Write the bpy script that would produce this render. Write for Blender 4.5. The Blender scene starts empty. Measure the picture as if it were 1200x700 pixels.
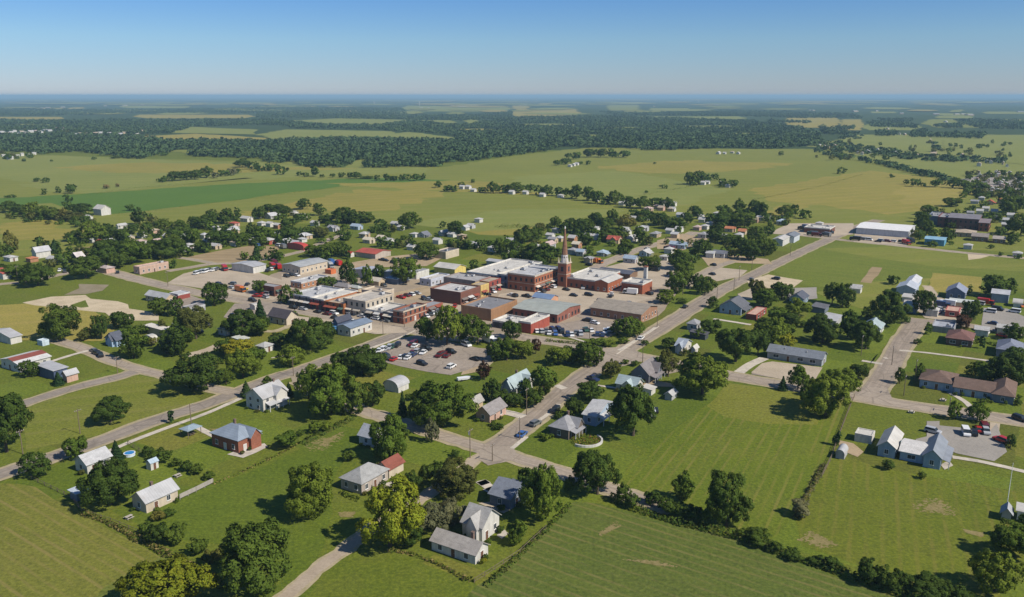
import bpy, math, random
import numpy as np
from math import radians as R_

# ------------------------------------------------------------------ scene, camera, light
scene = bpy.context.scene
COL = scene.collection
random.seed(7)
HGT, FOC, HV = 100.0, 1000.0, 112.0           # camera height (m); focal length and horizon row of the 1200x700 photograph
PITCH = math.atan((350 - HV) / FOC)
CP, SP = math.cos(PITCH), math.sin(PITCH)
cam_d = bpy.data.cameras.new('camera'); cam = bpy.data.objects.new('camera', cam_d); COL.objects.link(cam)
cam.location = (0, 0, HGT); cam.rotation_euler = (math.pi / 2 - PITCH, 0, 0)
cam_d.sensor_width = 36; cam_d.lens = 36 * FOC / 1200; cam_d.clip_start = 1; cam_d.clip_end = 200000
scene.camera = cam
SUN_EL, SUN_AZ = 43.0, 120.0                  # azimuth clockwise from +Y: the sun stands to the right and a little behind the camera
wd = bpy.data.worlds.new('World'); scene.world = wd; wd.use_nodes = True
nt = wd.node_tree; nt.nodes.clear()
sky = nt.nodes.new('ShaderNodeTexSky'); sky.sky_type = 'NISHITA'; sky.sun_disc = False
sky.sun_elevation = R_(SUN_EL); sky.sun_rotation = R_(SUN_AZ)
sky.altitude = 100; sky.air_density = 1.0; sky.dust_density = 0.0; sky.ozone_density = 6.0
bg = nt.nodes.new('ShaderNodeBackground'); bg.inputs[1].default_value = 0.062
wo = nt.nodes.new('ShaderNodeOutputWorld')
# the pale dusty band that lies low over the plain, clear blue a few degrees up (by height above the horizon)
tc = nt.nodes.new('ShaderNodeTexCoord'); sx = nt.nodes.new('ShaderNodeSeparateXYZ'); nt.links.new(tc.outputs['Generated'], sx.inputs[0])
cr = nt.nodes.new('ShaderNodeValToRGB'); nt.links.new(sx.outputs['Z'], cr.inputs[0]); e_ = cr.color_ramp.elements
for _ in range(2): e_.new(.5)
for i_, (p_, c_) in enumerate([(.0, (.86, .94, 1.30)), (.06, (.90, 1.10, 1.34)), (.12, (.65, .98, 1.42)), (.5, (.8, 1.0, 1.2))]): e_[i_].position = p_; e_[i_].color = (*c_, 1)
mx_ = nt.nodes.new('ShaderNodeMix'); mx_.data_type = 'RGBA'; mx_.blend_type = 'MULTIPLY'; mx_.inputs[0].default_value = 1
nt.links.new(sky.outputs[0], mx_.inputs[6]); nt.links.new(cr.outputs[0], mx_.inputs[7]); nt.links.new(mx_.outputs[2], bg.inputs[0]); nt.links.new(bg.outputs[0], wo.inputs[0])
sl = bpy.data.lights.new('sun', 'SUN'); sl.energy = 4.6; sl.angle = R_(0.53); sl.color = (1.0, 0.93, 0.82)
so = bpy.data.objects.new('sun', sl); COL.objects.link(so)
so.rotation_euler = (math.pi / 2 - R_(SUN_EL), 0, math.pi - R_(SUN_AZ)); so.location = (200, -100, 300)
vs = scene.view_settings
vs.view_transform = 'Standard'; vs.look = 'None'; vs.gamma = 1; vs.exposure = 0.22; vs.use_curve_mapping = False
scene.cycles.max_bounces = 5; scene.cycles.diffuse_bounces = 2; scene.cycles.glossy_bounces = 2
scene.cycles.transmission_bounces = 2; scene.cycles.volume_bounces = 0; scene.cycles.transparent_max_bounces = 6
scene.cycles.use_denoising = True

# ------------------------------------------------------------------ photograph pixel -> point on the ground
def at(u, v):
    x = (u - 600) / FOC; y = (350 - v) / FOC
    t = HGT / (SP - y * CP)
    return x * t, (CP + y * SP) * t
def axial(X, Y): return Y * CP + HGT * SP
def mpp(u, v):
    X, Y = at(u, v); return axial(X, Y) / FOC           # metres per photograph pixel
def along(N, ang, U):                                    # distance from N in heading ang until it lies below column U
    dx, dy = math.cos(ang), math.sin(ang); U = U - 600
    den = FOC * dx - U * dy * CP
    return (U * (N[1] * CP + HGT * SP) - FOC * N[0]) / den

# ------------------------------------------------------------------ helpers
def tag(o, label=None, cat=None, group=None, kind=None):
    if label: o['label'] = label
    if cat: o['category'] = cat
    if group: o['group'] = group
    if kind: o['kind'] = kind
    return o
def empty(name, loc, rz=0):
    o = bpy.data.objects.new(name, None); COL.objects.link(o)
    o.location = loc; o.rotation_euler = (0, 0, rz); o.empty_display_size = 1
    return o
class MB:
    def __init__(s): s.v = []; s.f = []; s.m = []
    def add(s, vs, fs, mi=0):
        b = len(s.v); s.v += [tuple(p) for p in vs]
        for f in fs: s.f.append([b + i for i in f]); s.m.append(mi)
    def box(s, x0, y0, z0, x1, y1, z1, mi=0, bottom=True, top=True):
        V = [(x0,y0,z0),(x1,y0,z0),(x1,y1,z0),(x0,y1,z0),(x0,y0,z1),(x1,y0,z1),(x1,y1,z1),(x0,y1,z1)]
        F = [(0,1,5,4),(1,2,6,5),(2,3,7,6),(3,0,4,7)]
        if top: F.append((4,5,6,7))
        if bottom: F.append((3,2,1,0))
        s.add(V, F, mi)
    def prism(s, poly, ax, c0, c1, mi=0):               # extrude a closed (p, z) outline along x or y
        n = len(poly)
        P = (lambda p, z, c: (c, p, z)) if ax == 'x' else (lambda p, z, c: (p, c, z))
        V = [P(p, z, c0) for p, z in poly] + [P(p, z, c1) for p, z in poly]
        F = [(i, (i + 1) % n, n + (i + 1) % n, n + i) for i in range(n)] + [tuple(range(n - 1, -1, -1)), tuple(range(n, 2 * n))]
        s.add(V, F, mi)
    def cyl(s, x, y, z0, z1, r0, r1, n=8, mi=0, tip=None):
        tx, ty = tip if tip else (x, y)
        V = [(x + r0 * math.cos(2*math.pi*i/n), y + r0 * math.sin(2*math.pi*i/n), z0) for i in range(n)]
        V += [(tx + r1 * math.cos(2*math.pi*i/n), ty + r1 * math.sin(2*math.pi*i/n), z1) for i in range(n)]
        s.add(V, [(i, (i+1) % n, n + (i+1) % n, n + i) for i in range(n)] + [tuple(range(n-1,-1,-1)), tuple(range(n, 2*n))], mi)
    def mesh(s, name, mats):
        me = bpy.data.meshes.new(name); me.from_pydata(s.v, [], s.f); me.polygons.foreach_set('material_index', s.m)
        for m in mats: me.materials.append(m)
        me.update(); return me
    def build(s, name, mats, parent=None):
        if not isinstance(mats, (list, tuple)): mats = [mats]
        return inst(name, s.mesh(name, mats), parent)
def inst(name, me, parent=None, loc=(0, 0, 0), rz=0, sc=(1, 1, 1)):
    o = bpy.data.objects.new(name, me); COL.objects.link(o)
    o.location = loc; o.rotation_euler = (0, 0, rz); o.scale = sc
    if parent: o.parent = parent
    return o

# ------------------------------------------------------------------ materials
class NT:
    def __init__(s, name):
        s.m = bpy.data.materials.new(name); s.m.use_nodes = True
        s.t = s.m.node_tree; s.b = s.t.nodes['Principled BSDF']; s.b.inputs['Specular IOR Level'].default_value = 0.25
    def n(s, ty, **kw):
        o = s.t.nodes.new(ty)
        for k, v in kw.items(): setattr(o, k, v)
        return o
    def l(s, a, b): s.t.links.new(a, b)
    def coord(s, which='Position'):
        if which == 'Position': return s.n('ShaderNodeNewGeometry').outputs['Position']
        return s.n('ShaderNodeTexCoord').outputs[which]
    def noise(s, vec, scale, detail=3, rough=0.6, stretch=None, rot=0):
        if stretch or rot:
            m = s.n('ShaderNodeMapping'); s.l(vec, m.inputs[0]); m.inputs['Rotation'].default_value = (0, 0, rot)
            m.inputs['Scale'].default_value = stretch or (1, 1, 1); vec = m.outputs[0]
        t = s.n('ShaderNodeTexNoise'); s.l(vec, t.inputs['Vector'])
        t.inputs['Scale'].default_value = scale; t.inputs['Detail'].default_value = detail; t.inputs['Roughness'].default_value = rough
        return t.outputs['Fac']
    def ramp(s, fac, stops):
        r = s.n('ShaderNodeValToRGB'); s.l(fac, r.inputs[0]); e = r.color_ramp.elements
        while len(e) < len(stops): e.new(0.5)
        for i, (p, c) in enumerate(stops):
            e[i].position = p; e[i].color = (c[0], c[1], c[2], 1) if isinstance(c, (tuple, list)) else (c, c, c, 1)
        return r.outputs[0]
    def mix(s, fac, a, b, mode='MIX'):
        m = s.n('ShaderNodeMix', data_type='RGBA', blend_type=mode)
        for sock, val in ((m.inputs[0], fac), (m.inputs[6], a), (m.inputs[7], b)):
            if isinstance(val, (int, float)): sock.default_value = val
            elif isinstance(val, (tuple, list)): sock.default_value = (val[0], val[1], val[2], 1)
            else: s.l(val, sock)
        return m.outputs[2]
    def bump(s, fac, strength=0.3, dist=0.1):
        b = s.n('ShaderNodeBump'); b.inputs['Strength'].default_value = strength; b.inputs['Distance'].default_value = dist
        s.l(fac, b.inputs['Height']); s.l(b.outputs[0], s.b.inputs['Normal'])
    def fin(s, col, rough=0.85):
        if isinstance(col, (tuple, list)): s.b.inputs['Base Color'].default_value = (*col, 1)
        else: s.l(col, s.b.inputs['Base Color'])
        s.b.inputs['Roughness'].default_value = rough
        return s.m
def mul(c, k): return tuple(min(1, x * k) for x in c)
_mc = {}
def surf(color, kind='paint', rough=0.7):
    """weathered paint, brick, shingle, metal sheet, concrete ..."""
    key = (tuple(round(c, 3) for c in color), kind)
    if key in _mc: return _mc[key]
    t = NT(kind); p = t.coord('Object'); c = color
    if kind == 'brick':
        g_ = (c[0] + c[1] + c[2]) / 3; c = tuple(.82*x + .18*g_*q for x, q in zip(c, (1.05, 1.0, .9)))
        a = t.noise(p, 0.35, 4, .7); b = t.noise(p, 3.0, 3, .7)
        col = t.ramp(a, [(.3, mul(c, .78)), (.55, c), (.8, mul(c, 1.22))])
        col = t.mix(.45, col, t.ramp(b, [(.35, mul(c, .6)), (.65, mul(c, 1.35))]))
        w = t.n('ShaderNodeTexWave', wave_type='BANDS', bands_direction='Z'); t.l(p, w.inputs[0]); w.inputs['Scale'].default_value = 1.6
        col = t.mix(.12, col, t.ramp(w.outputs['Fac'], [(.0, .75), (.25, .25)]), 'OVERLAY'); m = t.fin(col, .9)
    elif kind == 'shingle':
        a = t.noise(p, 0.5, 4, .7); b = t.noise(p, 5.0, 2, .6, (1, 1, 3))
        s = t.noise(p, .9, 4, .7, (.35, .35, 2)); col = t.mix(.5, t.ramp(a, [(.3, mul(c, .62)), (.7, mul(c, 1.22))]), t.ramp(b, [(.35, mul(c, .62)), (.7, mul(c, 1.35))])); col = t.mix(t.ramp(s, [(.52, 0), (.70, .55)]), col, mul(c, .55))
        m = t.fin(col, .95)
    elif kind == 'metal':
        a = t.noise(p, 0.25, 4, .65); w = t.n('ShaderNodeTexWave', wave_type='BANDS', bands_direction='X'); t.l(p, w.inputs[0])
        w.inputs['Scale'].default_value = 0.45; w.inputs['Distortion'].default_value = 0.2
        col = t.mix(.9, c, t.ramp(a, [(.3, mul(c, .66)), (.7, mul(c, 1.1))])); s = t.noise(p, .8, 4, .7, (.4, .4, 1)); col = t.mix(t.ramp(s, [(.55, 0), (.72, .4)]), col, (c[0]*.62, c[1]*.52, c[2]*.42))
        col = t.mix(.25, col, t.ramp(w.outputs['Fac'], [(.0, mul(c, .55)), (.18, c)])); m = t.fin(col, .45)
    elif kind == 'flat':
        a = t.noise(p, 0.22, 5, .7); b = t.noise(p, 0.9, 3, .6)
        col = t.mix(.5, t.ramp(a, [(.3, mul(c, .62)), (.5, mul(c, .95)), (.75, mul(c, 1.12))]), t.ramp(b, [(.3, mul(c, .72)), (.65, mul(c, 1.08))]))
        m = t.fin(col, .9)
        pt = t.noise(p, .30, 2, .4, (1, .5, 1)); col = t.mix(t.ramp(pt, [(.575, 0), (.585, .42)]), col, mul(c, .62)); pt2 = t.noise(p, .45, 2, .4, (.4, 1, 1)); col = t.mix(t.ramp(pt2, [(.60, 0), (.61, .5)]), col, mul(c, 1.18)); m = t.fin(col, .9)
    elif kind == 'plain': m = t.fin(c, rough)
    else:
        a = t.noise(p, 0.5, 5, .7); b = t.noise(p, 1.2, 3, .6, (1, 1, .15))
        col = t.mix(.5, t.ramp(a, [(.3, mul(c, .72)), (.6, c), (.8, mul(c, 1.06))]), t.ramp(b, [(.3, mul(c, .62)), (.6, c)]))
        m = t.fin(col, rough)
    _mc[key] = m; return m
def grass(name, dark, mid, light, dry=(.19,.155,.06), dryness=.5, rows=None, rowamt=.35, rowscale=.12, scale=1.0):
    """lawn or crop: patches of several sizes and, where mown or drilled, rows along a heading"""
    g_ = lambda q: (q[0]*1.13, q[1]*1.16, q[2]*.60)
    dark, mid, light = g_(dark), g_(mid), g_(light); dry = (dry[0], dry[1], dry[2]*.8)
    t = NT(name); p = t.coord('Position')
    a = t.noise(p, .014 * scale, 5, .62); b = t.noise(p, .055 * scale, 5, .68); c = t.noise(p, 1.1, 4, .75)
    col = t.ramp(a, [(.34, mul(dark, .92)), (.5, mid), (.64, mul(light, 1.05))])
    col = t.mix(t.ramp(b, [(.47, 0), (.70, min(1, dryness * 1.35))]), col, dry)
    b2 = t.noise(p, .28, 5, .72); b3 = t.noise(p, .11 * scale, 4, .6)
    col = t.mix(t.ramp(b3, [(.50, 0), (.66, .5)]), col, mul(dark, .82))
    col = t.mix(.42, col, t.ramp(b2, [(.30, mul(dark, .62)), (.5, mid), (.70, mul(light, 1.25))]))
    col = t.mix(.55, col, t.ramp(c, [(.3, mul(dark, .36)), (.5, mid), (.72, mul(light, 1.55))]))
    if rows is not None:
        mp = t.n('ShaderNodeMapping'); t.l(p, mp.inputs[0]); mp.inputs['Rotation'].default_value = (0, 0, -R_(rows))
        w = t.n('ShaderNodeTexWave', wave_type='BANDS', bands_direction='Y'); t.l(mp.outputs[0], w.inputs[0])
        w.inputs['Scale'].default_value = rowscale; w.inputs['Distortion'].default_value = 1.6; w.inputs['Detail'].default_value = 3; w.inputs['Detail Scale'].default_value = .10
        br = t.noise(mp.outputs[0], .22, 4, .75, (.16, 1, 1)); br2 = t.noise(mp.outputs[0], .16, 4, .7, (.07, 1, 1))
        f = t.mix(1, t.ramp(w.outputs['Fac'], [(.70, 0), (.97, 1)]), t.ramp(br, [(.40, 0), (.58, 1)]), 'MULTIPLY')
        col = t.mix(t.mix(1, f, (rowamt,) * 3, 'MULTIPLY'), col, mul(dry, 1.2))
        col = t.mix(t.ramp(br2, [(.52, 0), (.68, .75 * rowamt)]), col, mul(light, 1.12))
        col = t.mix(t.ramp(br2, [(.30, .6 * rowamt), (.44, 0)]), col, mul(dark, .85))
    t.bump(c, .6, .3)
    return t.fin(col, .95)
def dirt(name, c, c2, scale=.15, rows=None):
    t = NT(name); p = t.coord('Position')
    a = t.noise(p, scale, 5, .65); b = t.noise(p, 1.5, 3, .7)
    col = t.ramp(a, [(.3, c2), (.55, c), (.75, mul(c, 1.15))]); col = t.mix(.35, col, t.ramp(b, [(.3, mul(c2, .7)), (.7, mul(c, 1.2))]))
    if rows is not None:
        br = t.noise(p, .2, 3, .6, (.06, 1, 1), -R_(rows)); col = t.mix(.55, col, t.ramp(br, [(.35, mul(c2, .8)), (.65, mul(c, 1.15))]))
    t.bump(b, .3, .1); return t.fin(col, .95)
def asphalt(name, c, uv=True):
    t = NT(name); p = t.coord('Position')
    a = t.noise(p, .06, 5, .65); b = t.noise(p, .8, 4, .75); v = t.n('ShaderNodeTexVoronoi', feature='DISTANCE_TO_EDGE'); t.l(p, v.inputs['Vector']); v.inputs['Scale'].default_value = .11
    col = t.mix(.5, t.ramp(a, [(.3, mul(c, .68)), (.7, mul(c, 1.18))]), t.ramp(b, [(.3, mul(c, .62)), (.68, mul(c, 1.25))]))
    col = t.mix(t.ramp(v.outputs['Distance'], [(.0, .55), (.035, 0)]), col, mul(c, .45))
    if uv:
        q = t.n('ShaderNodeUVMap').outputs[0]; s = t.noise(q, 1.0, 3, .6, (7, .02, 1)); s2 = t.noise(q, 1.0, 2, .5, (1.5, .11, 1))
        col = t.mix(t.ramp(s, [(.40, .55), (.56, 0)]), col, mul(c, .60)); col = t.mix(t.ramp(s2, [(.60, 0), (.64, .4)]), col, mul(c, .55))
        x = t.n('ShaderNodeSeparateXYZ'); t.l(q, x.inputs[0]); col = t.mix(t.ramp(x.outputs['X'], [(0, .6), (.10, 0)]), col, mul((.36, .30, .19), .8)); col = t.mix(t.ramp(x.outputs['X'], [(.90, 0), (1, .6)]), col, mul((.36, .30, .19), .8))
    return t.fin(col, .9)
def leafmat(name, c, warm):
    c = (c[0]*2.1, c[1]*2.1, c[2]*1.4); warm = (warm[0]*1.75, warm[1]*1.75, warm[2]*1.3)
    t = NT(name); p = t.coord('Object')
    g = t.n('ShaderNodeNewGeometry'); oi = t.n('ShaderNodeObjectInfo')
    a = t.noise(p, 5.0, 3, .6)
    col = t.ramp(a, [(.3, mul(c, .68)), (.5, c), (.7, warm)])
    col = t.mix(.5, col, t.ramp(g.outputs['Random Per Island'], [(0, mul(c, .5)), (.55, c), (1, mul(warm, 1.5))]))
    col = t.mix(.5, col, t.ramp(oi.outputs['Random'], [(0, mul(c, .55)), (.5, c), (1, (warm[0]*1.25, warm[1]*1.22, warm[2]))]))
    m = t.fin(col, .75); t.b.inputs['Specular IOR Level'].default_value = .15
    tr = t.n('ShaderNodeBsdfTranslucent'); t.l(t.mix(.5, col, warm), tr.inputs[0]); mx = t.n('ShaderNodeMixShader'); mx.inputs[0].default_value = .33
    out = t.t.nodes['Material Output']; t.l(t.b.outputs[0], mx.inputs[1]); t.l(tr.outputs[0], mx.inputs[2]); t.l(mx.outputs[0], out.inputs[0])
    return m
LEAF = {'d': leafmat('foliage_dark', (.036,.062,.013), (.072,.096,.017)), 'm': leafmat('foliage_mid', (.052,.085,.014), (.105,.128,.020)),
        'y': leafmat('foliage_yellow_green', (.115,.140,.014), (.21,.185,.02)), 'o': leafmat('foliage_olive', (.06,.07,.022), (.115,.10,.03)),
        'p': leafmat('foliage_purple', (.035,.018,.016), (.06,.03,.022)), 'g': leafmat('foliage_grey', (.075,.080,.055), (.14,.135,.095)),
        'c': leafmat('foliage_conifer', (.016,.038,.016), (.035,.058,.018)), 'w': None, 'b': leafmat('foliage_brown', (.11,.085,.045), (.2,.16,.09))}
wt = NT('woodland_canopy'); wp = wt.coord('Position'); LEAF['w'] = wt.fin(wt.mix(.45, wt.ramp(wt.noise(wp, .02, 4, .6), [(.3, (.036, .072, .026)), (.5, (.054, .098, .032)), (.72, (.082, .122, .036))]), wt.ramp(wt.noise(wp, .11, 2, .5), [(.3, (.040, .076, .026)), (.7, (.078, .120, .036))])), .9)
BARK = surf((.11,.085,.06), 'paint', .95)
GLASS = surf((.03,.04,.05), 'plain', .12); FRAME = surf((.72,.71,.68), 'plain', .6); DARKF = surf((.05,.05,.055), 'plain', .6)
CONC = surf((.50,.45,.38), 'flat')
# ------------------------------------------------------------------ the setting: ground, fields, roads, woods, haze
GRID = R_(58.0)                                          # heading of the long streets; the others run across at GRID + 90
_lay = [0, 0, 0]
def area(name, px, mat, z=None, jit=0.5, world=False):
    P = [p if world else at(*p) for p in px]
    Q = []; rr = random.Random(len(px) * 31 + int(px[0][0]))
    for i, a in enumerate(P):
        b = P[(i + 1) % len(P)]; L = math.hypot(b[0]-a[0], b[1]-a[1]); n = max(1, min(60, int(L / (5 + .012 * abs(a[1])))))
        for k in range(n):
            s = k / n; j = jit * (1 + abs(a[1]) / 400.0) if k else 0
            Q.append((a[0] + (b[0]-a[0])*s + rr.uniform(-j, j), a[1] + (b[1]-a[1])*s + rr.uniform(-j, j)))
    dd_ = math.hypot(*P[0]); gi_ = 0 if dd_ < 350 else 1 if dd_ < 1500 else 2
    if z is None: _lay[gi_] += 1
    z = (.004 + (.0018, .0028, .003)[gi_] * _lay[gi_]) * max(1, dd_ / 600) if z is None else z if z < .1 else z * .2 + .03
    me = bpy.data.meshes.new(name); me.from_pydata([(x, y, z) for x, y in Q], [], [list(range(len(Q)))]); me.materials.append(mat)
    if me.polygons[0].normal.z < 0: me.flip_normals()
    return tag(inst(name, me), kind='structure')
def smooth(P, n=3):
    for _ in range(n):
        Q = [P[0]]
        for a, b in zip(P, P[1:]):
            Q += [(a[0]*.75+b[0]*.25, a[1]*.75+b[1]*.25), (a[0]*.25+b[0]*.75, a[1]*.25+b[1]*.75)]
        P = Q + [P[-1]]
    return P
def ribbon(name, px, width, mat, z, jit=.22, off=0.0, height=None, world=False):
    z = z * .2 + .03; P = smooth([p if world else at(*p) for p in px], 2); rr = random.Random(int(px[0][0]) + 5); D = [P[0]]
    for a, b in zip(P, P[1:]):
        n = max(1, int(math.hypot(b[0]-a[0], b[1]-a[1]) / 4))
        D += [(a[0]+(b[0]-a[0])*k/n, a[1]+(b[1]-a[1])*k/n) for k in range(1, n+1)]
    V = []; m = MB()
    for i, p in enumerate(D):
        a = D[max(0, i-1)]; b = D[min(len(D)-1, i+1)]; L = math.hypot(b[0]-a[0], b[1]-a[1]) or 1
        nx, ny = -(b[1]-a[1])/L, (b[0]-a[0])/L
        l, r = off + width/2 + rr.uniform(-jit, jit), off - width/2 + rr.uniform(-jit, jit)
        V += [(p[0]+nx*l, p[1]+ny*l, z), (p[0]+nx*r, p[1]+ny*r, z)]
    if height is None: m.add(V, [(2*i, 2*i+1, 2*i+3, 2*i+2) for i in range(len(D)-1)])
    else:
        n = len(D); V2 = V + [(x, y, z + height) for x, y, _ in V]; q = 2 * n; F = []
        for i in range(n-1):
            F += [(q+2*i, q+2*i+1, q+2*i+3, q+2*i+2), (2*i+1, 2*i+3, q+2*i+3, q+2*i+1), (2*i+2, 2*i, q+2*i, q+2*i+2)]
        m.add(V2, F)
    o = m.build(name, mat); uv = o.data.uv_layers.new(name='UVMap'); lp = np.empty(len(o.data.loops), dtype=np.int32); o.data.loops.foreach_get('vertex_index', lp); n2 = 2 * len(D)
    uv.data.foreach_set('uv', np.stack([lp % 2, (lp % n2) // 2 * 4.0], 1).astype(np.float32).reshape(-1)); return tag(o, kind='structure')

LAWN = grass('lawn', (.066,.092,.012), (.098,.122,.018), (.138,.148,.026), (.20,.155,.055), .7)
LAWN2 = grass('lawn_rich', (.056,.088,.010), (.082,.114,.014), (.116,.138,.020), (.17,.145,.045), .5)
MOWN = grass('mown_meadow', (.066,.096,.010), (.094,.124,.014), (.130,.146,.022), (.21,.168,.055), .75, rows=63, rowamt=.42, rowscale=.11)
MOWN2 = grass('mown_field', (.068,.094,.010), (.098,.120,.015), (.136,.142,.022), (.20,.155,.05), .75, rows=67, rowamt=.3, rowscale=.09)
CROPL = grass('hay_field', (.098,.112,.026), (.132,.136,.036), (.168,.158,.048), (.225,.170,.075), .5, rows=-36, rowamt=.5, rowscale=.11)
CROPC = grass('soy_field', (.058,.084,.022), (.080,.104,.030), (.108,.124,.038), (.185,.150,.065), .4, rows=-35, rowamt=.5, rowscale=.11)
FGREEN = grass('green_crop', (.055,.112,.022), (.070,.130,.026), (.088,.140,.030), (.11,.135,.04), .3, rows=20, rowamt=.1, rowscale=.02)
FOLIVE = grass('pasture', (.120,.138,.036), (.150,.162,.044), (.185,.182,.054), (.24,.20,.075), .4, rows=12, rowamt=.3, rowscale=.012, scale=.5)
FPALE = grass('pale_pasture', (.13,.16,.055), (.165,.18,.068), (.20,.20,.082), (.26,.22,.10), .4, rows=8, rowamt=.25, rowscale=.01, scale=.5)
FWHEAT = grass('ripe_field', (.185,.165,.058), (.235,.195,.075), (.28,.225,.09), (.33,.24,.10), .5, rows=25, rowamt=.3, rowscale=.015, scale=.6)
FSTRAW = grass('straw_pasture', (.150,.148,.040), (.205,.180,.058), (.26,.21,.075), (.32,.23,.09), .7, rows=25, rowamt=.3, rowscale=.015, scale=.6); FWOOD = grass('far_wood_floor', (.020,.040,.014), (.030,.052,.017), (.045,.064,.020), (.07,.075,.03), .25, scale=.08)
DIRT = dirt('bare_earth', (.42,.32,.20), (.28,.21,.12)); SAND = dirt('pale_earth', (.56,.46,.31), (.40,.32,.20))
PLOUGH = dirt('ploughed_earth', (.34,.25,.14), (.24,.18,.09), rows=35)
GRAVEL = dirt('gravel', (.46,.38,.28), (.34,.28,.20), .08); GRAVELG = dirt('grey_gravel', (.33,.30,.26), (.24,.22,.19), .08)
GRAVELD = dirt('town_yard', (.36,.29,.21), (.25,.20,.14), .05); ROADM = asphalt('road_surface', (.335,.275,.215)); ROADG = asphalt('road_grey', (.31,.262,.212)); ROADL = asphalt('road_concrete', (.395,.325,.25)); LOTM = asphalt('lot_surface', (.325,.27,.215), False); ROADJ = asphalt('junction_surface', (.35,.29,.225), False)
GRAVELL = dirt('pale_track', (.40,.325,.24), (.30,.24,.17), .12); SHOULD = dirt('verge_gravel', (.40,.33,.21), (.26,.23,.11), .3)
KERB = surf((.55,.49,.40), 'flat')

# one ground sheet out to the horizon
m = MB(); m.add([(-90000,-3000,0),(90000,-3000,0),(90000,120000,0),(-90000,120000,0)], [(0,1,2,3)])
tag(m.build('ground', LAWN), kind='structure')
area('woodland_floor', [(-90000, 1480), (-3000, 1500), (0, 1620), (3000, 1700), (90000, 1700), (90000, 110000), (-90000, 110000)], FWOOD, .002, 0, True)
# garden plots of differing upkeep, laid out along the street grid
PLOT = [LAWN2, grass('plot_dry', (.098,.112,.020), (.135,.138,.030), (.172,.160,.042), (.24,.18,.075), .8), grass('plot_rough', (.062,.080,.014), (.090,.102,.020), (.125,.126,.030), (.19,.145,.055), .6), grass('plot_bright', (.075,.108,.014), (.105,.138,.020), (.14,.158,.028), (.19,.16,.05), .35)]
rP = random.Random(5); ca_, sa_ = math.cos(GRID), math.sin(GRID); gy = -330.0
while gy < 300:
    d_ = rP.uniform(16, 34); gx = 60.0
    while gx < 560:
        w_ = rP.uniform(14, 40); x0, y0 = gx*ca_ - gy*sa_, gx*sa_ + gy*ca_
        if rP.random() < .62 and 120 < y0 < 640 and abs(x0) < 90 + .62*y0:
            area('plot', [(x0, y0), (x0 + w_*ca_, y0 + w_*sa_), (x0 + w_*ca_ - d_*sa_, y0 + w_*sa_ + d_*ca_), (x0 - d_*sa_, y0 + d_*ca_)], rP.choice(PLOT), .0015 + .0001*rP.randrange(9), .5, True)
        gx += w_ + rP.choice([0, 0, 6])
    gy += d_
# countryside beyond the town
area('field', [(-60,300),(-60,179),(60,182),(160,186),(330,190),(520,196),(600,183),(690,173),(960,175),(1260,235),(1260,300),(990,284),(900,262),(700,262),(400,262),(200,268),(60,300)], FOLIVE, None, 2)
area('field', [(960,173),(1000,158),(1260,158),(1260,236),(1150,215),(1050,192)], FPALE, None, 2)
area('field', [(-60,200),(-60,184),(60,183),(140,185),(225,189),(330,193),(420,194),(500,197),(500,202),(380,206),(180,217),(60,218)], FPALE, None, 2)
area('field', [(-60,246),(-20,234),(90,228),(250,217),(420,209),(530,211),(430,216),(330,227),(215,242),(130,251),(100,247),(60,238)], FGREEN, None, 2)
area('field', [(20,216),(200,216),(310,207),(250,213),(100,227),(60,225)], FPALE, None, 2)
area('field', [(380,215),(560,212),(700,230),(600,228),(470,222)], FSTRAW, None, 2)
area('field', [(600,207),(720,200),(860,222),(790,244),(700,236),(600,222)], FPALE, None, 2)
area('field', [(880,222),(1020,200),(1105,210),(1150,222),(1100,246),(1040,252),(960,243),(900,236)], FSTRAW, None, 2)
area('field', [(1040,222),(1108,214),(1140,222),(1105,240),(1060,240)], FWHEAT, None, 4)
area('field', [(880,252),(940,236),(1000,240),(1040,252),(960,256)], FSTRAW, None, 4)
area('field', [(700,196),(800,188),(930,192),(860,200),(760,204)], FSTRAW, None, 4)
area('field', [(60,196),(180,190),(300,194),(420,198),(250,203),(120,202)], FSTRAW, None, 4)
area('field', [(0,262),(60,256),(100,270),(60,282),(0,280)], FSTRAW, None, 4)
area('field', [(260,255),(420,222),(520,226),(470,244),(330,252)], FSTRAW, None, 4)
area('field', [(880,262),(960,240),(1060,255),(1080,262),(1000,268),(940,262)], FOLIVE, None, 2)
area('field', [(590,262),(640,246),(700,244),(830,258),(760,265),(640,262)], FOLIVE, None, 2)
area('field', [(470,262),(600,245),(740,246),(640,265),(560,272)], FPALE, None, 2)
area('field', [(545,270),(600,262),(640,268),(600,276),(560,275)], FSTRAW, None, 1)
area('field', [(512,284),(555,273),(625,282),(600,296),(545,290)], LAWN2, None, 1)
area('field', [(88,292),(140,284),(140,290),(100,302),(80,300)], PLOUGH, None, 1)
area('field', [(215,303),(262,293),(300,287),(330,290),(318,302),(292,306),(255,309)], PLOUGH, None, .6)
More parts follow.
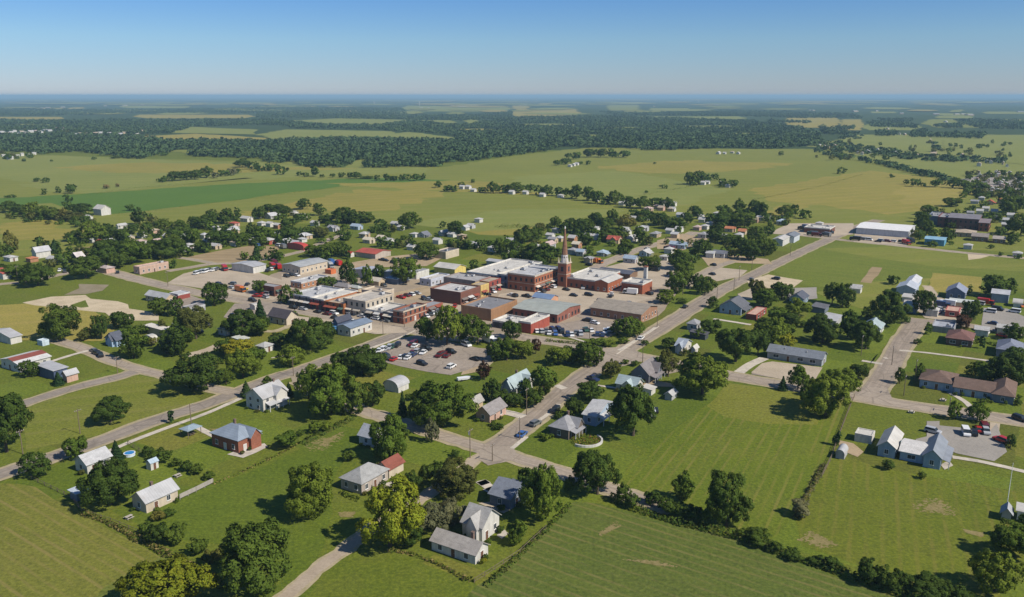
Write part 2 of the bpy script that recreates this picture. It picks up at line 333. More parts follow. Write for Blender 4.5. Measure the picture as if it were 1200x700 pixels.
# far clearings among the woods
for q in [(-30,75,137,141),(155,300,134.5,139),(60,75,126.5,128),(35,55,126.5,128),(0,18,127,129),(140,225,124,127),(140,165,129,131),(230,270,120.5,123),(285,320,121,123),
          (385,535,141,147),(395,420,129,131),(420,440,134,137),(445,470,134,137),(470,600,124,131),(545,560,140,145),(600,680,128,139),(600,620,124,128),(640,705,135,138),(710,750,123,130),
          (740,875,136.5,141),(760,810,127,130),(920,985,138,150),(985,1012,140,153),(1010,1080,146,153),(1080,1240,140,150),(1095,1140,136,139),(830,870,122,124),(1020,1050,131,133),(1100,1140,133,136),(1150,1240,131,134)]:
    a, b, c, d = q; k = (b - a) * .06
    area('clearing', [(a, (c+d)/2), (a+k, c), ((a+b)/2, c+.2), (b-k, c+.1), (b, (c+d)/2), (b-2*k, d), (a+2*k, d-.1)], random.Random(a).choice([FPALE, FPALE, FWHEAT, FOLIVE]), None, 1)
for poly, mt in [([(200,156),(225,149),(300,152),(300,158)], FPALE), ([(165,160),(230,157),(330,163),(300,166),(180,163)], FWHEAT), ([(300,158),(335,152),(460,154),(465,161),(330,165)], FPALE),
                 ([(420,160),(480,155),(540,162),(530,166),(470,163)], FPALE), ([(330,142),(400,139),(530,142),(535,147),(400,149)], FPALE), ([(310,188),(420,187),(440,190),(515,194),(470,197),(350,195)], FPALE),
                 ([(945,172),(1000,160),(1090,160),(1098,178),(1000,176)], FPALE), ([(1105,165),(1240,162),(1240,196),(1110,186)], FPALE)]:
    area('clearing', poly, mt, None, 1)
OPEN = [(640,147,46,1.8),(735,151,34,1.7),(830,149,44,1.6),(560,153,34,1.9),(690,160,30,1.8),(880,158,34,1.8),(90,171,46,1.6),(235,178,40,2.6),(40,147,50,1.3),(480,172,32,1.6),(790,168,30,1.6)]
for u, v, a, b in OPEN:
    area('clearing', [(u - a, v), (u - a*.6, v - b*.8), (u + a*.2, v - b), (u + a*.8, v - b*.5), (u + a, v + b*.3), (u + a*.3, v + b), (u - a*.5, v + b*.7)], random.Random(u).choice([FPALE, FOLIVE, FSTRAW]), None, 2)
rF = random.Random(41)
for _ in range(120):
    v0 = rF.choice([rF.uniform(117.5, 124), rF.uniform(119, 134)]); a = rF.uniform(-20, 1180); L = rF.uniform(18, 90); t_ = (v0 - 112) * rF.uniform(.07, .17); s_ = rF.uniform(-.3, .3) * t_
    area('clearing', [(a, v0), (a + L*.3, v0 - t_*.5), (a + L*.8, v0 - t_*.4 + s_), (a + L, v0 + s_), (a + L*.7, v0 + t_*.5 + s_), (a + L*.2, v0 + t_*.4)], rF.choice([FPALE, FOLIVE, FWHEAT, FPALE]), None, 1)
# around the town
area('field', [(905,318),(958,285),(1005,284),(1090,292),(1260,309),(1260,344),(1100,330),(1010,340),(940,335)], grass('bright_field', (.085,.112,.022), (.112,.138,.028), (.145,.160,.034), (.2,.17,.06), .4, rows=-32, rowamt=.2, rowscale=.03), None, .6)
area('field', [(955,343),(1010,332),(1090,326),(1085,345),(1010,362),(975,352)], FOLIVE, None, .6)
area('field', [(1008,331),(1022,313),(1034,314),(1021,332)], PLOUGH, None, .3)
area('field', [(1087,337),(1093,320),(1150,325),(1148,345),(1092,342)], FWHEAT, None, .4)
area('field', [(960,292),(1040,289),(1260,312),(1260,322),(1090,312)], FOLIVE, None, .6)
area('field', [(-40,400),(-40,360),(30,356),(75,352),(140,378),(120,400),(60,398)], FWHEAT, None, .8)
area('bare_ground', [(26,355),(60,348),(100,346),(150,357),(186,369),(186,376),(150,376),(132,374),(95,364),(60,360),(40,358)], SAND, None, 1.8)
area('bare_ground', [(75,346),(92,333),(128,334),(120,341),(100,345)], dirt('grey_earth', (.27,.225,.15), (.19,.16,.08)), None, 1.6)
area('yard', [(82,358),(100,352),(104,360),(95,361)], LAWN, None, .5)
area('field', [(-60,568),(20,567),(42,571),(90,597),(160,637),(215,668),(275,705),(300,760),(-60,760)], CROPL, None, .4)
area('field', [(120,690),(200,648),(240,672),(270,700),(200,730),(100,720)], grass('hay_field_edge', (.085,.11,.03), (.11,.13,.036), (.14,.15,.05), (.2,.17,.07), .4, rows=-36, rowamt=.3, rowscale=.06), None, .5)
area('field', [(345,740),(395,690),(420,664),(470,655),(560,686),(610,652),(672,588),(700,590),(745,602),(870,634),(950,664),(1070,706),(1120,760)], CROPC, None, .5)
area('field', [(345,712),(380,680),(425,657),(475,654),(560,685),(535,712),(440,740),(340,760)], LAWN, None, .5)
area('meadow', [(730,566),(735,545),(782,510),(838,468),(850,449),(925,459),(945,482),(1000,470),(983,510),(935,603),(905,632),(862,626),(800,598),(755,580)], MOWN, None, .4)
area('meadow', [(828,476),(852,449),(925,459),(962,470),(958,498),(900,497),(850,489)], grass('dry_meadow', (.105,.125,.024), (.145,.15,.035), (.18,.17,.046), (.24,.185,.075), .8), None, .6)
area('meadow', [(932,608),(958,556),(985,533),(1020,545),(1050,552),(1110,562),(1215,580),(1215,640),(1150,680),(1095,688),(1020,668),(940,640)], MOWN2, None, .4)
area('lawn', [(30,528),(20,478),(80,462),(160,440),(200,446),(236,470),(130,508)], grass('dry_lawn', (.095,.118,.022), (.128,.142,.030), (.165,.165,.042), (.22,.185,.075), .6, rows=20, rowamt=.25, rowscale=.03), None, .4)
area('lawn', [(160,600),(205,572),(255,566),(315,545),(400,500),(432,505),(395,552),(380,640),(345,690),(270,640),(210,632)], LAWN2, None, .4)
DRYP = dirt('dry_patch', (.27,.215,.095), (.17,.15,.04), .5)
def speckle(px, mat, n, r0, r1):
    """bare spots: many ragged blotches thinning out from the middle of the patch"""
    P = [at(*q) for q in px]; cx, cy = sum(q[0] for q in P)/len(P), sum(q[1] for q in P)/len(P); rr = random.Random(int(px[0][0])); m = MB(); _lay[0] += 1
    for k in range(n):
        i = rr.randrange(len(P)); a, b = P[i], P[(i+1) % len(P)]; s, t = rr.random(), rr.random()**.7 * 1.1; x, y = cx + (a[0]+(b[0]-a[0])*s-cx)*t, cy + (a[1]+(b[1]-a[1])*s-cy)*t
        R = rr.uniform(r0, r1) * (1.25 - .6*t); c = 8; V = [(x + R*rr.uniform(.5, 1.25)*1.5*math.cos(2*math.pi*j/c), y + R*rr.uniform(.5, 1.25)*math.sin(2*math.pi*j/c), .004 + .0018*_lay[0] + .0002*k) for j in range(c)]
        m.add(V, [tuple(range(c))])
    tag(m.build('bare_patch', mat), kind='structure')
for px in [[(1068,592),(1082,585),(1104,585),(1120,596),(1118,606),(1098,601),(1078,600)], [(1130,621),(1152,625),(1150,629),(1134,625)], [(358,522),(372,512),(392,511),(404,505),(400,514),(382,527),(366,529)], [(245,503),(262,503),(278,510),(258,509)],
           [(936,633),(948,622),(972,634),(982,640),(960,642)], [(702,625),(722,611),(728,617),(705,628)], [(730,656),(770,657),(795,665),(770,663)], [(398,601),(416,600),(412,606),(400,606)]]:
    speckle(px, DRYP, 240, .08, .48 if px[0][0] not in (702, 730) else .3)
area('yard', [(262,345),(330,318),(390,310),(450,318),(520,332),(600,332),(660,330),(720,314),(800,330),(772,370),(745,381),(712,396),(640,391),(600,389),(540,397),(490,387),(400,372),(300,354)], GRAVELD, None, .6)
area('yard', [(1118,212),(1150,206),(1230,208),(1260,232),(1200,232),(1150,224)], GRAVELG, None, 1)
# roads: name of the street, photo polyline, width
def road(px, w, mat=ROADM, z=.30, verge=1.2, name='road'):
    ribbon('verge', px, w + 2*verge, SHOULD, z - .1 + .0007 * len(px), .45); return ribbon(name, px, w, mat, z)
road([(-60,578),(0,556),(58,537),(116,518),(180,493),(240,475),(280,459),(320,443),(352,434),(384,422),(420,410),(443,401),(468,391),(490,383),(505,372),(518,362),(534,352)], 6.6, ROADG, .300)
road([(322,712),(350,685),(380,661),(410,640),(435,620),(462,602),(497,583),(520,566),(556,540),(572,529)], 3.1, GRAVELL, .309, .8)
road([(566,533),(575,527),(590,518),(620,495),(650,467),(680,443),(712,422),(755,397),(800,369),(835,346),(857,334),(880,324),(906,311),(942,294),(973,280),(1000,268),(1030,258)], 7.8, ROADM, .312)
road([(100,312),(116,315),(154,326),(200,337),(240,345),(300,355),(345,363),(400,374),(445,383),(490,388),(545,399),(600,392),(626,398),(672,404),(706,412),(740,417),(800,428),(850,440),(910,450),(1006,466),(1080,478),(1200,494),(1260,503)], 8.5, ROADL, .324)
road([(350,446),(385,466),(422,481),(450,489),(480,499),(506,507),(540,518),(576,528),(612,539),(660,554),(712,573),(750,585),(790,597)], 5.4, ROADL, .336)
road([(1012,466),(1030,452),(1046,423),(1054,406),(1070,384),(1076,377)], 8.2, ROADM, .342)
road([(1062,374),(1090,377),(1125,380),(1150,384),(1260,402)], 5.5, ROADM, .348)
road([(20,476),(80,456),(140,442),(163,434)], 5.6, ROADG, .352)
road([(60,398),(93,406),(120,419),(163,434),(205,443),(250,456),(275,461)], 5.0, ROADL, .356)
road([(-40,339),(0,333),(31,331),(60,324),(86,319),(106,315)], 4.2, ROADL, .35)
road([(196,318),(222,314),(248,309),(285,309),(323,302),(345,297),(362,293),(380,283),(400,276)], 4.5, ROADL, .36)
road([(210,302),(235,306),(256,310)], 3.5, ROADL, .364)
road([(672,326),(692,317),(712,307),(742,295),(770,286),(800,279),(815,272)], 7.0, ROADL, .34)
road([(880,271),(910,273),(967,279),(1000,283),(1062,289),(1133,297),(1260,308)], 6.0, ROADL, .344)
road([(800,338),(815,326),(840,312),(860,306)], 5.0, ROADL, .37)
road([(516,372),(535,380),(560,392),(590,404),(560,430)], 5.0, ROADL, .30)
road([(300,386),(320,390),(335,384),(345,379)], 3.2, SHOULD, .366, .3, 'lane'); road([(215,418),(240,412),(257,405)], 4.5, GRAVEL, .368, .5, 'lane')
road([(1086,335),(1093,345),(1098,357)], 4.0, GRAVEL, .37, .5, 'lane')
road([(1090,187),(1096,178),(1088,162)], 7, GRAVEL, .4, 2, 'lane')
# junction aprons and footpaths
area('road', [(560,538),(563,528),(585,521),(600,522),(606,533),(596,541),(572,546)], ROADJ, .40, .1)
area('road', [(696,420),(706,408),(735,407),(752,414),(748,425),(728,430),(706,428)], ROADJ, .405, .1)
area('road', [(1004,470),(1005,462),(1020,454),(1040,456),(1046,468),(1030,474)], ROADJ, .41, .1)
for px, w in [([(120,533),(150,519),(200,500),(240,486),(280,468),(300,460)], 2.0), ([(229,500),(246,509),(262,516)], 2.2), ([(1116,536),(1150,541),(1200,553),(1240,562)], 2.2), ([(630,494),(648,482),(655,474)], 1.5),
              ([(600,526),(617,512)], 1.5), ([(648,390),(680,399),(704,407)], 1.4), ([(725,411),(740,402),(757,392),(768,384)], 1.4), ([(1054,411),(1080,413),(1120,418),(1165,424)], 2.0), ([(836,374),(862,378),(880,381)], 2.4),
              ([(590,483),(600,485),(614,489)], 4), ([(652,452),(662,456)], 3), ([(60,424),(85,416),(104,411)], 2.2), ([(405,420),(440,406),(470,396)], 1.4), ([(318,420),(350,414)], 1.0), ([(866,437),(878,428),(896,420)], 4.0),
              ([(700,452),(722,455)], 1.6), ([(580,576),(560,562),(570,568)], 3), ([(440,577),(460,572),(455,566)], 4), ([(570,577),(585,572)], 3.5), ([(1010,423),(1034,427)], 2.2), ([(1112,460),(1130,470),(1138,478)], 2.0), ([(1040,420),(1036,420)], 2)]:
    ribbon('path', px, w, KERB, .425, .1)
ribbon('kerb', [(722,416),(740,404),(760,391),(772,383)], .45, KERB, .30, .02, 0, .14)
ribbon('kerb', [(428,413),(452,402),(478,392),(486,388)], .45, KERB, .30, .02, 0, .14)
# lots and yards
for px, mt in [([(436,421),(446,409),(470,397),(488,393),(520,399),(560,408),(592,411),(570,426),(548,434),(528,440),(500,436),(470,430)], LOTM),
               ([(625,390),(640,382),(672,377),(690,372),(726,379),(716,392),(696,398),(660,395)], LOTM),
               ([(650,340),(664,337),(700,342),(768,349),(740,356),(706,354),(684,366),(650,357),(640,347)], GRAVEL),
               ([(655,356),(690,357),(698,364),(688,374),(672,371),(660,366)], LOTM),
               ([(196,332),(215,321),(245,314),(285,314),(310,322),(335,330),(330,344),(320,352),(290,348),(250,341)], GRAVEL),
               ([(262,372),(275,356),(330,356),(345,364),(320,372),(285,378)], LOTM), ([(178,352),(222,346),(240,352),(240,364),(210,368)], LOTM),
               ([(306,366),(470,384),(478,390),(440,392),(395,384),(340,378)], GRAVEL), ([(455,345),(500,335),(510,343),(504,352),(470,352)], DIRT), ([(390,312),(440,303),(500,296),(520,302),(500,312),(420,314),(395,318)], DIRT),
               ([(330,322),(392,312),(396,325),(385,335),(330,340)], GRAVEL), ([(510,360),(530,352),(545,358),(540,380),(512,376)], GRAVEL),
               ([(585,345),(620,340),(660,338),(655,350),(600,356),(580,355)], GRAVEL), ([(700,316),(730,308),(790,305),(800,330),(770,338),(740,330)], GRAVEL), ([(770,282),(800,274),(830,280),(800,294),(770,292)], DIRT), ([(780,300),(812,298),(810,312),(790,314),(775,310)], DIRT),
               ([(822,321),(845,314),(876,317),(866,325),(840,330)], GRAVEL), ([(875,329),(900,322),(941,329),(930,337),(900,338),(878,334)], SAND), ([(925,338),(957,337),(958,350),(935,353),(916,350)], GRAVELG),
               ([(864,345),(882,337),(900,340),(884,352),(872,352)], GRAVEL), ([(880,437),(893,426),(905,424),(964,431),(955,446),(944,455),(930,448)], GRAVEL), ([(880,439),(893,427),(930,432),(912,444)], LOTM),
               ([(1101,499),(1160,505),(1168,497),(1172,508),(1180,530),(1165,541),(1122,532),(1090,521),(1075,523),(1073,515),(1086,512),(1086,494),(1101,494)], GRAVELG), ([(1160,495),(1172,497),(1170,512),(1160,510)], GRAVEL),
               ([(1152,361),(1180,362),(1215,378),(1215,392),(1168,388),(1150,384)], GRAVELG), ([(1000,284),(1003,270),(1072,279),(1062,288)], GRAVEL), ([(900,274),(925,262),(1000,262),(1000,275),(967,278)], GRAVEL),
               ([(1060,352),(1085,342),(1110,352),(1150,358),(1120,378),(1084,373)], GRAVEL), ([(982,516),(1000,520),(1012,530),(1005,536),(985,528)], DIRT),
               ([(266,533),(288,524),(310,520),(314,524),(300,531),(285,537)], CONC), ([(455,566),(462,563),(475,571),(470,578),(455,576)], ROADL), ([(1102,545),(1112,540),(1117,546),(1107,551)], CONC),
               ([(560,590),(580,588),(600,597),(590,602)], GRAVEL), ([(582,628),(590,620),(596,626),(588,632)], CONC), ([(340,440),(352,438),(372,456),(360,465),(345,455)], ROADL), ([(820,300),(850,298),(900,304),(905,310),(860,308),(830,312)], DIRT),
               ([(700,330),(770,318),(800,322),(796,334),(770,334)], GRAVELG), ([(1135,305),(1134,298),(1160,300),(1150,303)], SAND), ([(545,430),(566,425),(560,436),(540,440)], DIRT), ([(772,432),(800,426),(804,434),(778,440)], ROADL), ([(735,452),(765,446),(800,452),(790,454)], DIRT), ([(600,280),(605,285)]*2, DIRT)][:-1]:
    area('yard' if mt not in (LOTM, ROADL) else 'parking_lot', px, mt, .36 + .0008 * len(px) + .0004 * (int(px[0][0]) % 37), .25)
# white stall lines of the two car parks
sm = MB()
for (a, b, n) in [((452,411),(486,399),10), ((470,424),(500,406),11), ((640,393),(716,391),18), ((500,421),(536,409),9)]:
    for k in range(n + 1):
        X, Y = at(a[0]+(b[0]-a[0])*k/n, a[1]+(b[1]-a[1])*k/n); dx, dy = math.cos(GRID + 1.57), math.sin(GRID + 1.57)
        q = [(X - dx*2.3 - dy*.05, Y - dy*2.3 + dx*.05), (X + dx*2.3 - dy*.05, Y + dy*2.3 + dx*.05), (X + dx*2.3 + dy*.05, Y + dy*2.3 - dx*.05), (X - dx*2.3 + dy*.05, Y - dy*2.3 - dx*.05)]
        sm.add([(x, y, .118) for x, y in q], [(0, 1, 2, 3)])
tag(sm.build('parking_lot_lines', surf((.7,.68,.62), 'paint')), kind='structure')
# the air
m = MB(); m.box(-95000, -3500, -1, 95000, 125000, 118)
hz = NT('haze_air'); hz.t.nodes.remove(hz.b); pv = hz.n('ShaderNodeVolumePrincipled'); pv.inputs['Color'].default_value = (.49, .77, .95, 1)
pv.inputs['Density'].default_value = 8.2e-5; pv.inputs['Anisotropy'].default_value = 0.0
hz.l(pv.outputs[0], hz.t.nodes['Material Output'].inputs['Volume'])
tag(m.build('haze', hz.m), 'thin blue haze lying over the whole countryside', 'haze', kind='stuff')
# ------------------------------------------------------------------ registry of things that get labels
THINGS = []     # dict(o, look, u, v)
LANDMARKS = []  # (phrase, u, v)

# ------------------------------------------------------------------ trees
def leaf_mesh(name, C, N, S, rng, mats, mi=None, bend=True):
    """one quad per leaf clump: centres C, shading normals N, sizes S"""
    n = len(C); t = rng.normal(size=(n, 3)); NN = N + .55 * rng.normal(size=(n, 3)); NN /= np.linalg.norm(NN, axis=1)[:, None] + 1e-9
    a = np.cross(NN, t); a /= np.linalg.norm(a, axis=1)[:, None] + 1e-9; b = np.cross(NN, a)
    a *= (S * .62)[:, None]; b *= (S * .42)[:, None]
    V = np.empty((n, 4, 3)); V[:, 0] = C - a; V[:, 1] = C - b * .9; V[:, 2] = C + a; V[:, 3] = C + b * .9
    V[:, 0] -= NN * (S * .12)[:, None]; V[:, 2] -= NN * (S * .12)[:, None]
    me = bpy.data.meshes.new(name); me.vertices.add(4 * n); me.vertices.foreach_set('co', V.reshape(-1).astype(np.float32))
    me.loops.add(4 * n); me.loops.foreach_set('vertex_index', np.arange(4 * n, dtype=np.int32))
    me.polygons.add(n); me.polygons.foreach_set('loop_start', np.arange(0, 4 * n, 4, dtype=np.int32))
    if mi is not None: me.polygons.foreach_set('material_index', np.asarray(mi, dtype=np.int32))
    for m_ in mats: me.materials.append(m_)
    me.update(calc_edges=True); me.polygons.foreach_set('use_smooth', np.ones(n, dtype=bool))
    L = N / (np.linalg.norm(N, axis=1)[:, None] + 1e-9)
    me.normals_split_custom_set_from_vertices(np.repeat(L, 4, axis=0).astype(np.float32).tolist())
    return me
def sph(rng, n):
    d = rng.normal(size=(n, 3)); return d / np.linalg.norm(d, axis=1)[:, None]
def lobes_for(rng, form):
    """boughs (big lobes) and the leaf clumps on them, in a unit crown: width 1, z from zlo to 1"""
    k = {'round': 18, 'oval': 16, 'spread': 19, 'open': 14, 'bush': 8}[form]; zlo = {'round': .02, 'oval': .02, 'spread': .04, 'open': .09, 'bush': .0}[form]
    c = sph(rng, k); zc = (1 + zlo) / 2; hz = (1 - zlo) / 2; rad = rng.uniform(.62, 1.0, k); r = rng.uniform(.145, .25, k) * (1.15 if form == 'bush' else 1)
    P = c * rad[:, None]; P[:, :2] *= .345; P[:, 2] = zc + P[:, 2] * (hz - .15)
    f = 1.14 - .46 * np.clip((P[:, 2] - zc) / hz, -.5, 1)
    if form == 'oval': f -= .14 * np.clip((P[:, 2] - zc) / hz, 0, 1)
    P[:, :2] *= f[:, None]; P[:, 2] = np.maximum(P[:, 2], zlo + r * .55)
    if form != 'open': P = np.vstack([P, [[.04, 0, zc], [-.08, .06, zc - .12], [.06, -.08, zc + .12]]]); r = np.concatenate([r, [.27, .24, .22]])
    S, sr, own = [], [], []
    for i in range(len(r)):
        m_ = rng.integers(7, 11); d = sph(rng, m_); d[:, 2] += .15
        S.append(P[i] + d * r[i] * rng.uniform(.62, .98, m_)[:, None]); sr.append(r[i] * rng.uniform(.28, .50, m_)); own += [i] * m_
    return P, r, np.vstack(S), np.concatenate(sr), np.array(own)
def crown_points(rng, form, n):
    if form == 'conifer':
        z = 1 - np.sqrt(rng.uniform(0.0, 1, n)) * .95; a = rng.uniform(0, 2*np.pi, n); tier = .74 + .26 * np.sin(z * 48 + 2*np.sin(a*3))
        rr = (1 - z) * .5 * tier * rng.uniform(.7, 1.08, n) + .015
        C = np.stack([rr*np.cos(a), rr*np.sin(a), z], 1); N = np.stack([np.cos(a), np.sin(a), np.full(n, .45)], 1) + .3 * rng.normal(size=(n, 3)); return C, N
    P, r, S, sr, own = lobes_for(rng, form); pr = sr**2 / np.sum(sr**2); oc, on = [], []; got = 0
    while got < n:
        k = rng.choice(len(sr), n, p=pr); d = sph(rng, n); d[:, 2] += .22; d /= np.linalg.norm(d, axis=1)[:, None]
        C = S[k] + d * (sr[k] * rng.uniform(.55, 1.12, n))[:, None]
        D = np.linalg.norm(C[:, None, :] - P[None], axis=2) / r[None]
        keep = (D.min(1) > .72) & (C[:, 2] > .0)
        lob = C - P[own[k]]; lob /= np.linalg.norm(lob, axis=1)[:, None] + 1e-9; o = C - np.array([0, 0, .42]); o /= np.linalg.norm(o, axis=1)[:, None] + 1e-9
        N = .62 * d + .45 * lob + .30 * o + .30 * rng.normal(size=(n, 3))
        # a thin inner layer closes the bough without filling the gaps between boughs
        oc.append(C[keep]); on.append(N[keep]); got += keep.sum()
    C, N = np.vstack(oc)[:n], np.vstack(on)[:n]; q = n // 7; j = rng.choice(len(r), q, p=r**2 / np.sum(r**2)); d = sph(rng, q)
    C[:q] = P[j] + d * (r[j] * .66)[:, None]; N[:q] = d; C[:, 2] = np.maximum(C[:, 2], .005)
    return C, N
LODS = {0: (13000, .037), 1: (4200, .058), 2: (1200, .096), 3: (330, .165)}
CROWN = {}
def crown_proto(form, lod, var):
    k = (form, lod, var)
    if k not in CROWN:
        rng = np.random.default_rng(hash((form, lod, var * 13)) % 9999 if False else sum(map(ord, form)) * 17 + lod * 3 + var * 101)
        n, s = LODS[lod]
        C, N = crown_points(rng, form, n); S = s * rng.uniform(.55, 1.35, len(C))
        CROWN[k] = leaf_mesh('crown', C, N, S, rng, [LEAF['d']])
    return CROWN[k]
TRUNK = {}
def trunk_proto(form, var):
    if (form, var) not in TRUNK:
        r = random.Random(var * 7 + len(form)); m = MB(); top = .62 if form != 'conifer' else .9
        m.cyl(0, 0, -.01, .22, .042, .030, 8); m.cyl(0, 0, .22, top, .030, .006, 6, tip=(r.uniform(-.03, .03), r.uniform(-.03, .03)))
        if form != 'conifer':
            for i in range(5):
                a = i * 1.26 + r.uniform(-.3, .3); z = r.uniform(.18, .32); R = r.uniform(.2, .32)
                m.cyl(0, 0, z, z + r.uniform(.22, .34), .017, .005, 5, tip=(R * math.cos(a), R * math.sin(a)))
        TRUNK[(form, var)] = m.mesh('trunk', [BARK])
    return TRUNK[(form, var)]
TONE = {'d': 'dark green', 'm': 'mid green', 'y': 'yellow green', 'o': 'olive green', 'p': 'dark purple leaved', 'g': 'silvery grey', 'c': 'dark green', 'b': 'brownish'}
FORMW = {'round': 'round crowned', 'oval': 'tall oval', 'spread': 'broad spreading', 'open': 'loose crowned'}
def parse(s):
    out = []
    for e in s.replace('\n', ' ').split(';'):
        e = e.strip()
        if e:
            q = e.split(','); out.append((float(q[0]), float(q[1]), float(q[2]), float(q[3]), q[4].strip()))
    return out
# base column, base row, crown width, height (photo pixels), tone; a tone in capitals is a bush without a visible trunk
TREES = parse('''
8,535,52,68,d;-14,530,40,60,d;43,561,30,30,d;89,540,28,31,m;130,499,39,32,d;130,597,56,55,d;197,722,88,64,y;301,704,86,76,d;364,611,56,63,m;457,647,68,78,y;541,586,52,44,o;505,627,40,38,G;531,619,36,34,G;
487,645,22,26,D;485,576,21,23,D;501,569,20,22,D;513,560,16,18,D;636,613,44,66,m;606,641,26,32,M;700,584,48,54,d;625,585,34,36,d;668,578,14,18,D;730,591,18,22,D;741,597,18,16,D;765,593,22,18,D;785,605,30,22,D;800,611,24,20,D;814,614,20,20,D;
801,589,26,31,m;851,623,52,63,d;872,632,20,14,D;890,640,30,18,D;908,648,24,14,D;930,656,22,12,D;958,663,22,12,D;976,669,22,14,D;1015,686,30,30,D;1036,693,28,28,D;1052,696,26,24,D;1085,702,50,30,D;1112,706,26,22,D;1130,713,36,20,D;
1166,698,50,52,m;1182,656,46,42,m;1204,640,30,34,d;938,607,26,20,G;520,505,62,58,m;492,500,28,34,d;506,520,16,27,g;534,536,10,7,D;568,447,16,22,p;576,471,20,26,d;590,477,26,18,D;605,477,22,17,D;617,471,18,25,d;626,479,22,20,D;637,467,32,38,m;
691,473,32,26,d;672,490,21,25,d;716,446,22,24,o;742,516,52,62,d;823,467,54,52,m;783,444,24,30,o;917,459,13,18,c;935,459,23,30,m;967,494,48,52,m;986,472,40,38,m;950,478,26,34,m;1006,446,20,20,d;1054,451,12,20,d;1077,446,14,18,d;1118,493,17,21,m;1145,495,22,23,m;
1148,449,30,25,m;1182,456,40,42,d;1160,450,26,24,d;1041,552,15,12,D;980,523,9,17,c;1080,562,10,7,D;1184,526,12,16,d;1192,476,10,8,D;1152,475,12,7,D;137,542,19,25,c;173,536,13,12,D;190,544,22,17,D;206,548,13,11,D;219,554,16,13,D;231,557,16,12,D;245,563,14,9,D;201,497,7,17,c;
172,629,18,16,D;187,641,28,24,D;206,639,27,26,D;232,653,26,22,D;252,663,22,18,O;186,612,18,12,O;197,607,15,10,D;33,444,22,22,d;69,453,16,17,c;289,467,17,20,c;314,458,15,15,d;339,468,12,20,c;335,529,30,21,M;368,509,14,14,M;381,507,14,12,M;352,512,10,8,D;
388,492,58,62,m;362,470,30,40,m;412,488,32,44,d;437,479,28,34,d;425,444,48,36,d;402,440,30,32,d;446,438,20,24,d;457,543,46,53,m;472,490,14,31,c;410,542,17,13,D;285,446,36,38,m;265,452,20,18,d;342,431,30,26,m;228,462,62,48,d;
71,403,42,46,d;45,338,30,28,d;101,329,30,25,d;119,399,19,31,d;143,387,27,24,d;157,423,32,35,m;188,371,25,24,d;98,401,14,14,O;108,398,17,15,D;150,394,20,13,M;166,393,15,13,D;178,407,14,12,o;195,416,16,22,d;210,419,30,36,d;190,391,12,15,o;
251,361,30,31,d;207,372,18,22,d;305,346,19,18,d;336,348,9,16,m;346,358,18,18,d;332,357,14,12,d;306,385,22,34,c;230,401,38,40,o;207,414,36,30,m;218,392,26,26,m;263,417,20,20,d;285,399,44,34,d;302,395,28,24,m;270,394,20,20,d;281,422,38,24,y;300,424,24,18,m;328,409,28,20,d;364,415,46,44,d;382,404,24,28,d;343,412,22,28,d;385,341,19,16,d;372,388,12,10,d;345,374,8,10,m;
407,334,14,25,d;413,338,12,20,d;430,337,12,22,m;444,330,14,18,d;476,335,28,31,m;500,402,26,31,m;524,408,32,48,m;543,404,22,36,m;560,406,32,33,d;556,318,11,13,d;598,399,22,24,d;580,426,22,26,d;594,425,26,28,m;611,423,24,25,m;586,416,18,18,d;628,416,11,18,p;
655,430,28,24,m;690,432,34,34,m;670,428,24,24,d;738,397,28,25,m;724,394,18,18,m;700,406,18,9,M;713,408,16,9,M;731,404,14,8,M;761,319,21,18,d;794,318,22,22,d;792,346,26,26,m;802,338,18,22,d;780,358,22,18,m;799,357,12,8,D;826,347,20,22,d;818,340,14,16,d;803,327,20,20,d;835,362,15,13,d;
885,354,22,26,o;895,362,26,26,m;916,354,26,26,d;936,373,26,22,m;914,381,30,22,m;925,386,20,20,d;975,358,20,26,d;987,362,24,29,d;832,393,26,21,d;820,398,16,12,D;862,428,40,44,d;888,418,22,34,d;905,408,30,34,m;895,396,24,22,d;921,411,22,22,y;918,398,24,20,m;964,406,38,36,d;993,397,18,32,d;
1037,386,38,44,d;1020,376,20,18,d;1082,371,24,32,d;1014,413,36,36,d;1002,400,24,26,d;1060,380,12,10,d;1136,382,24,30,d;1126,386,20,18,p;1162,350,32,29,d;1183,346,17,18,d;1188,401,26,21,d;1150,409,6,16,c;1088,393,9,15,d;1046,335,14,11,d;1135,346,7,12,d;1188,432,34,26,d;1168,432,18,14,m;1112,404,6,9,D;1190,436,14,12,d;870,404,14,12,m;960,386,14,12,d;942,385,12,9,D;1075,404,10,6,D;
756,406,10,7,D;783,410,18,13,d;801,418,9,9,o;770,430,10,12,d;744,430,10,5,D;733,428,9,5,D;647,430,12,12,d;705,404,10,6,D;564,470,16,8,D;480,470,10,8,D;655,492,10,9,D;584,505,12,9,D;578,500,8,7,D;640,518,10,8,M;634,514,8,7,M
''')
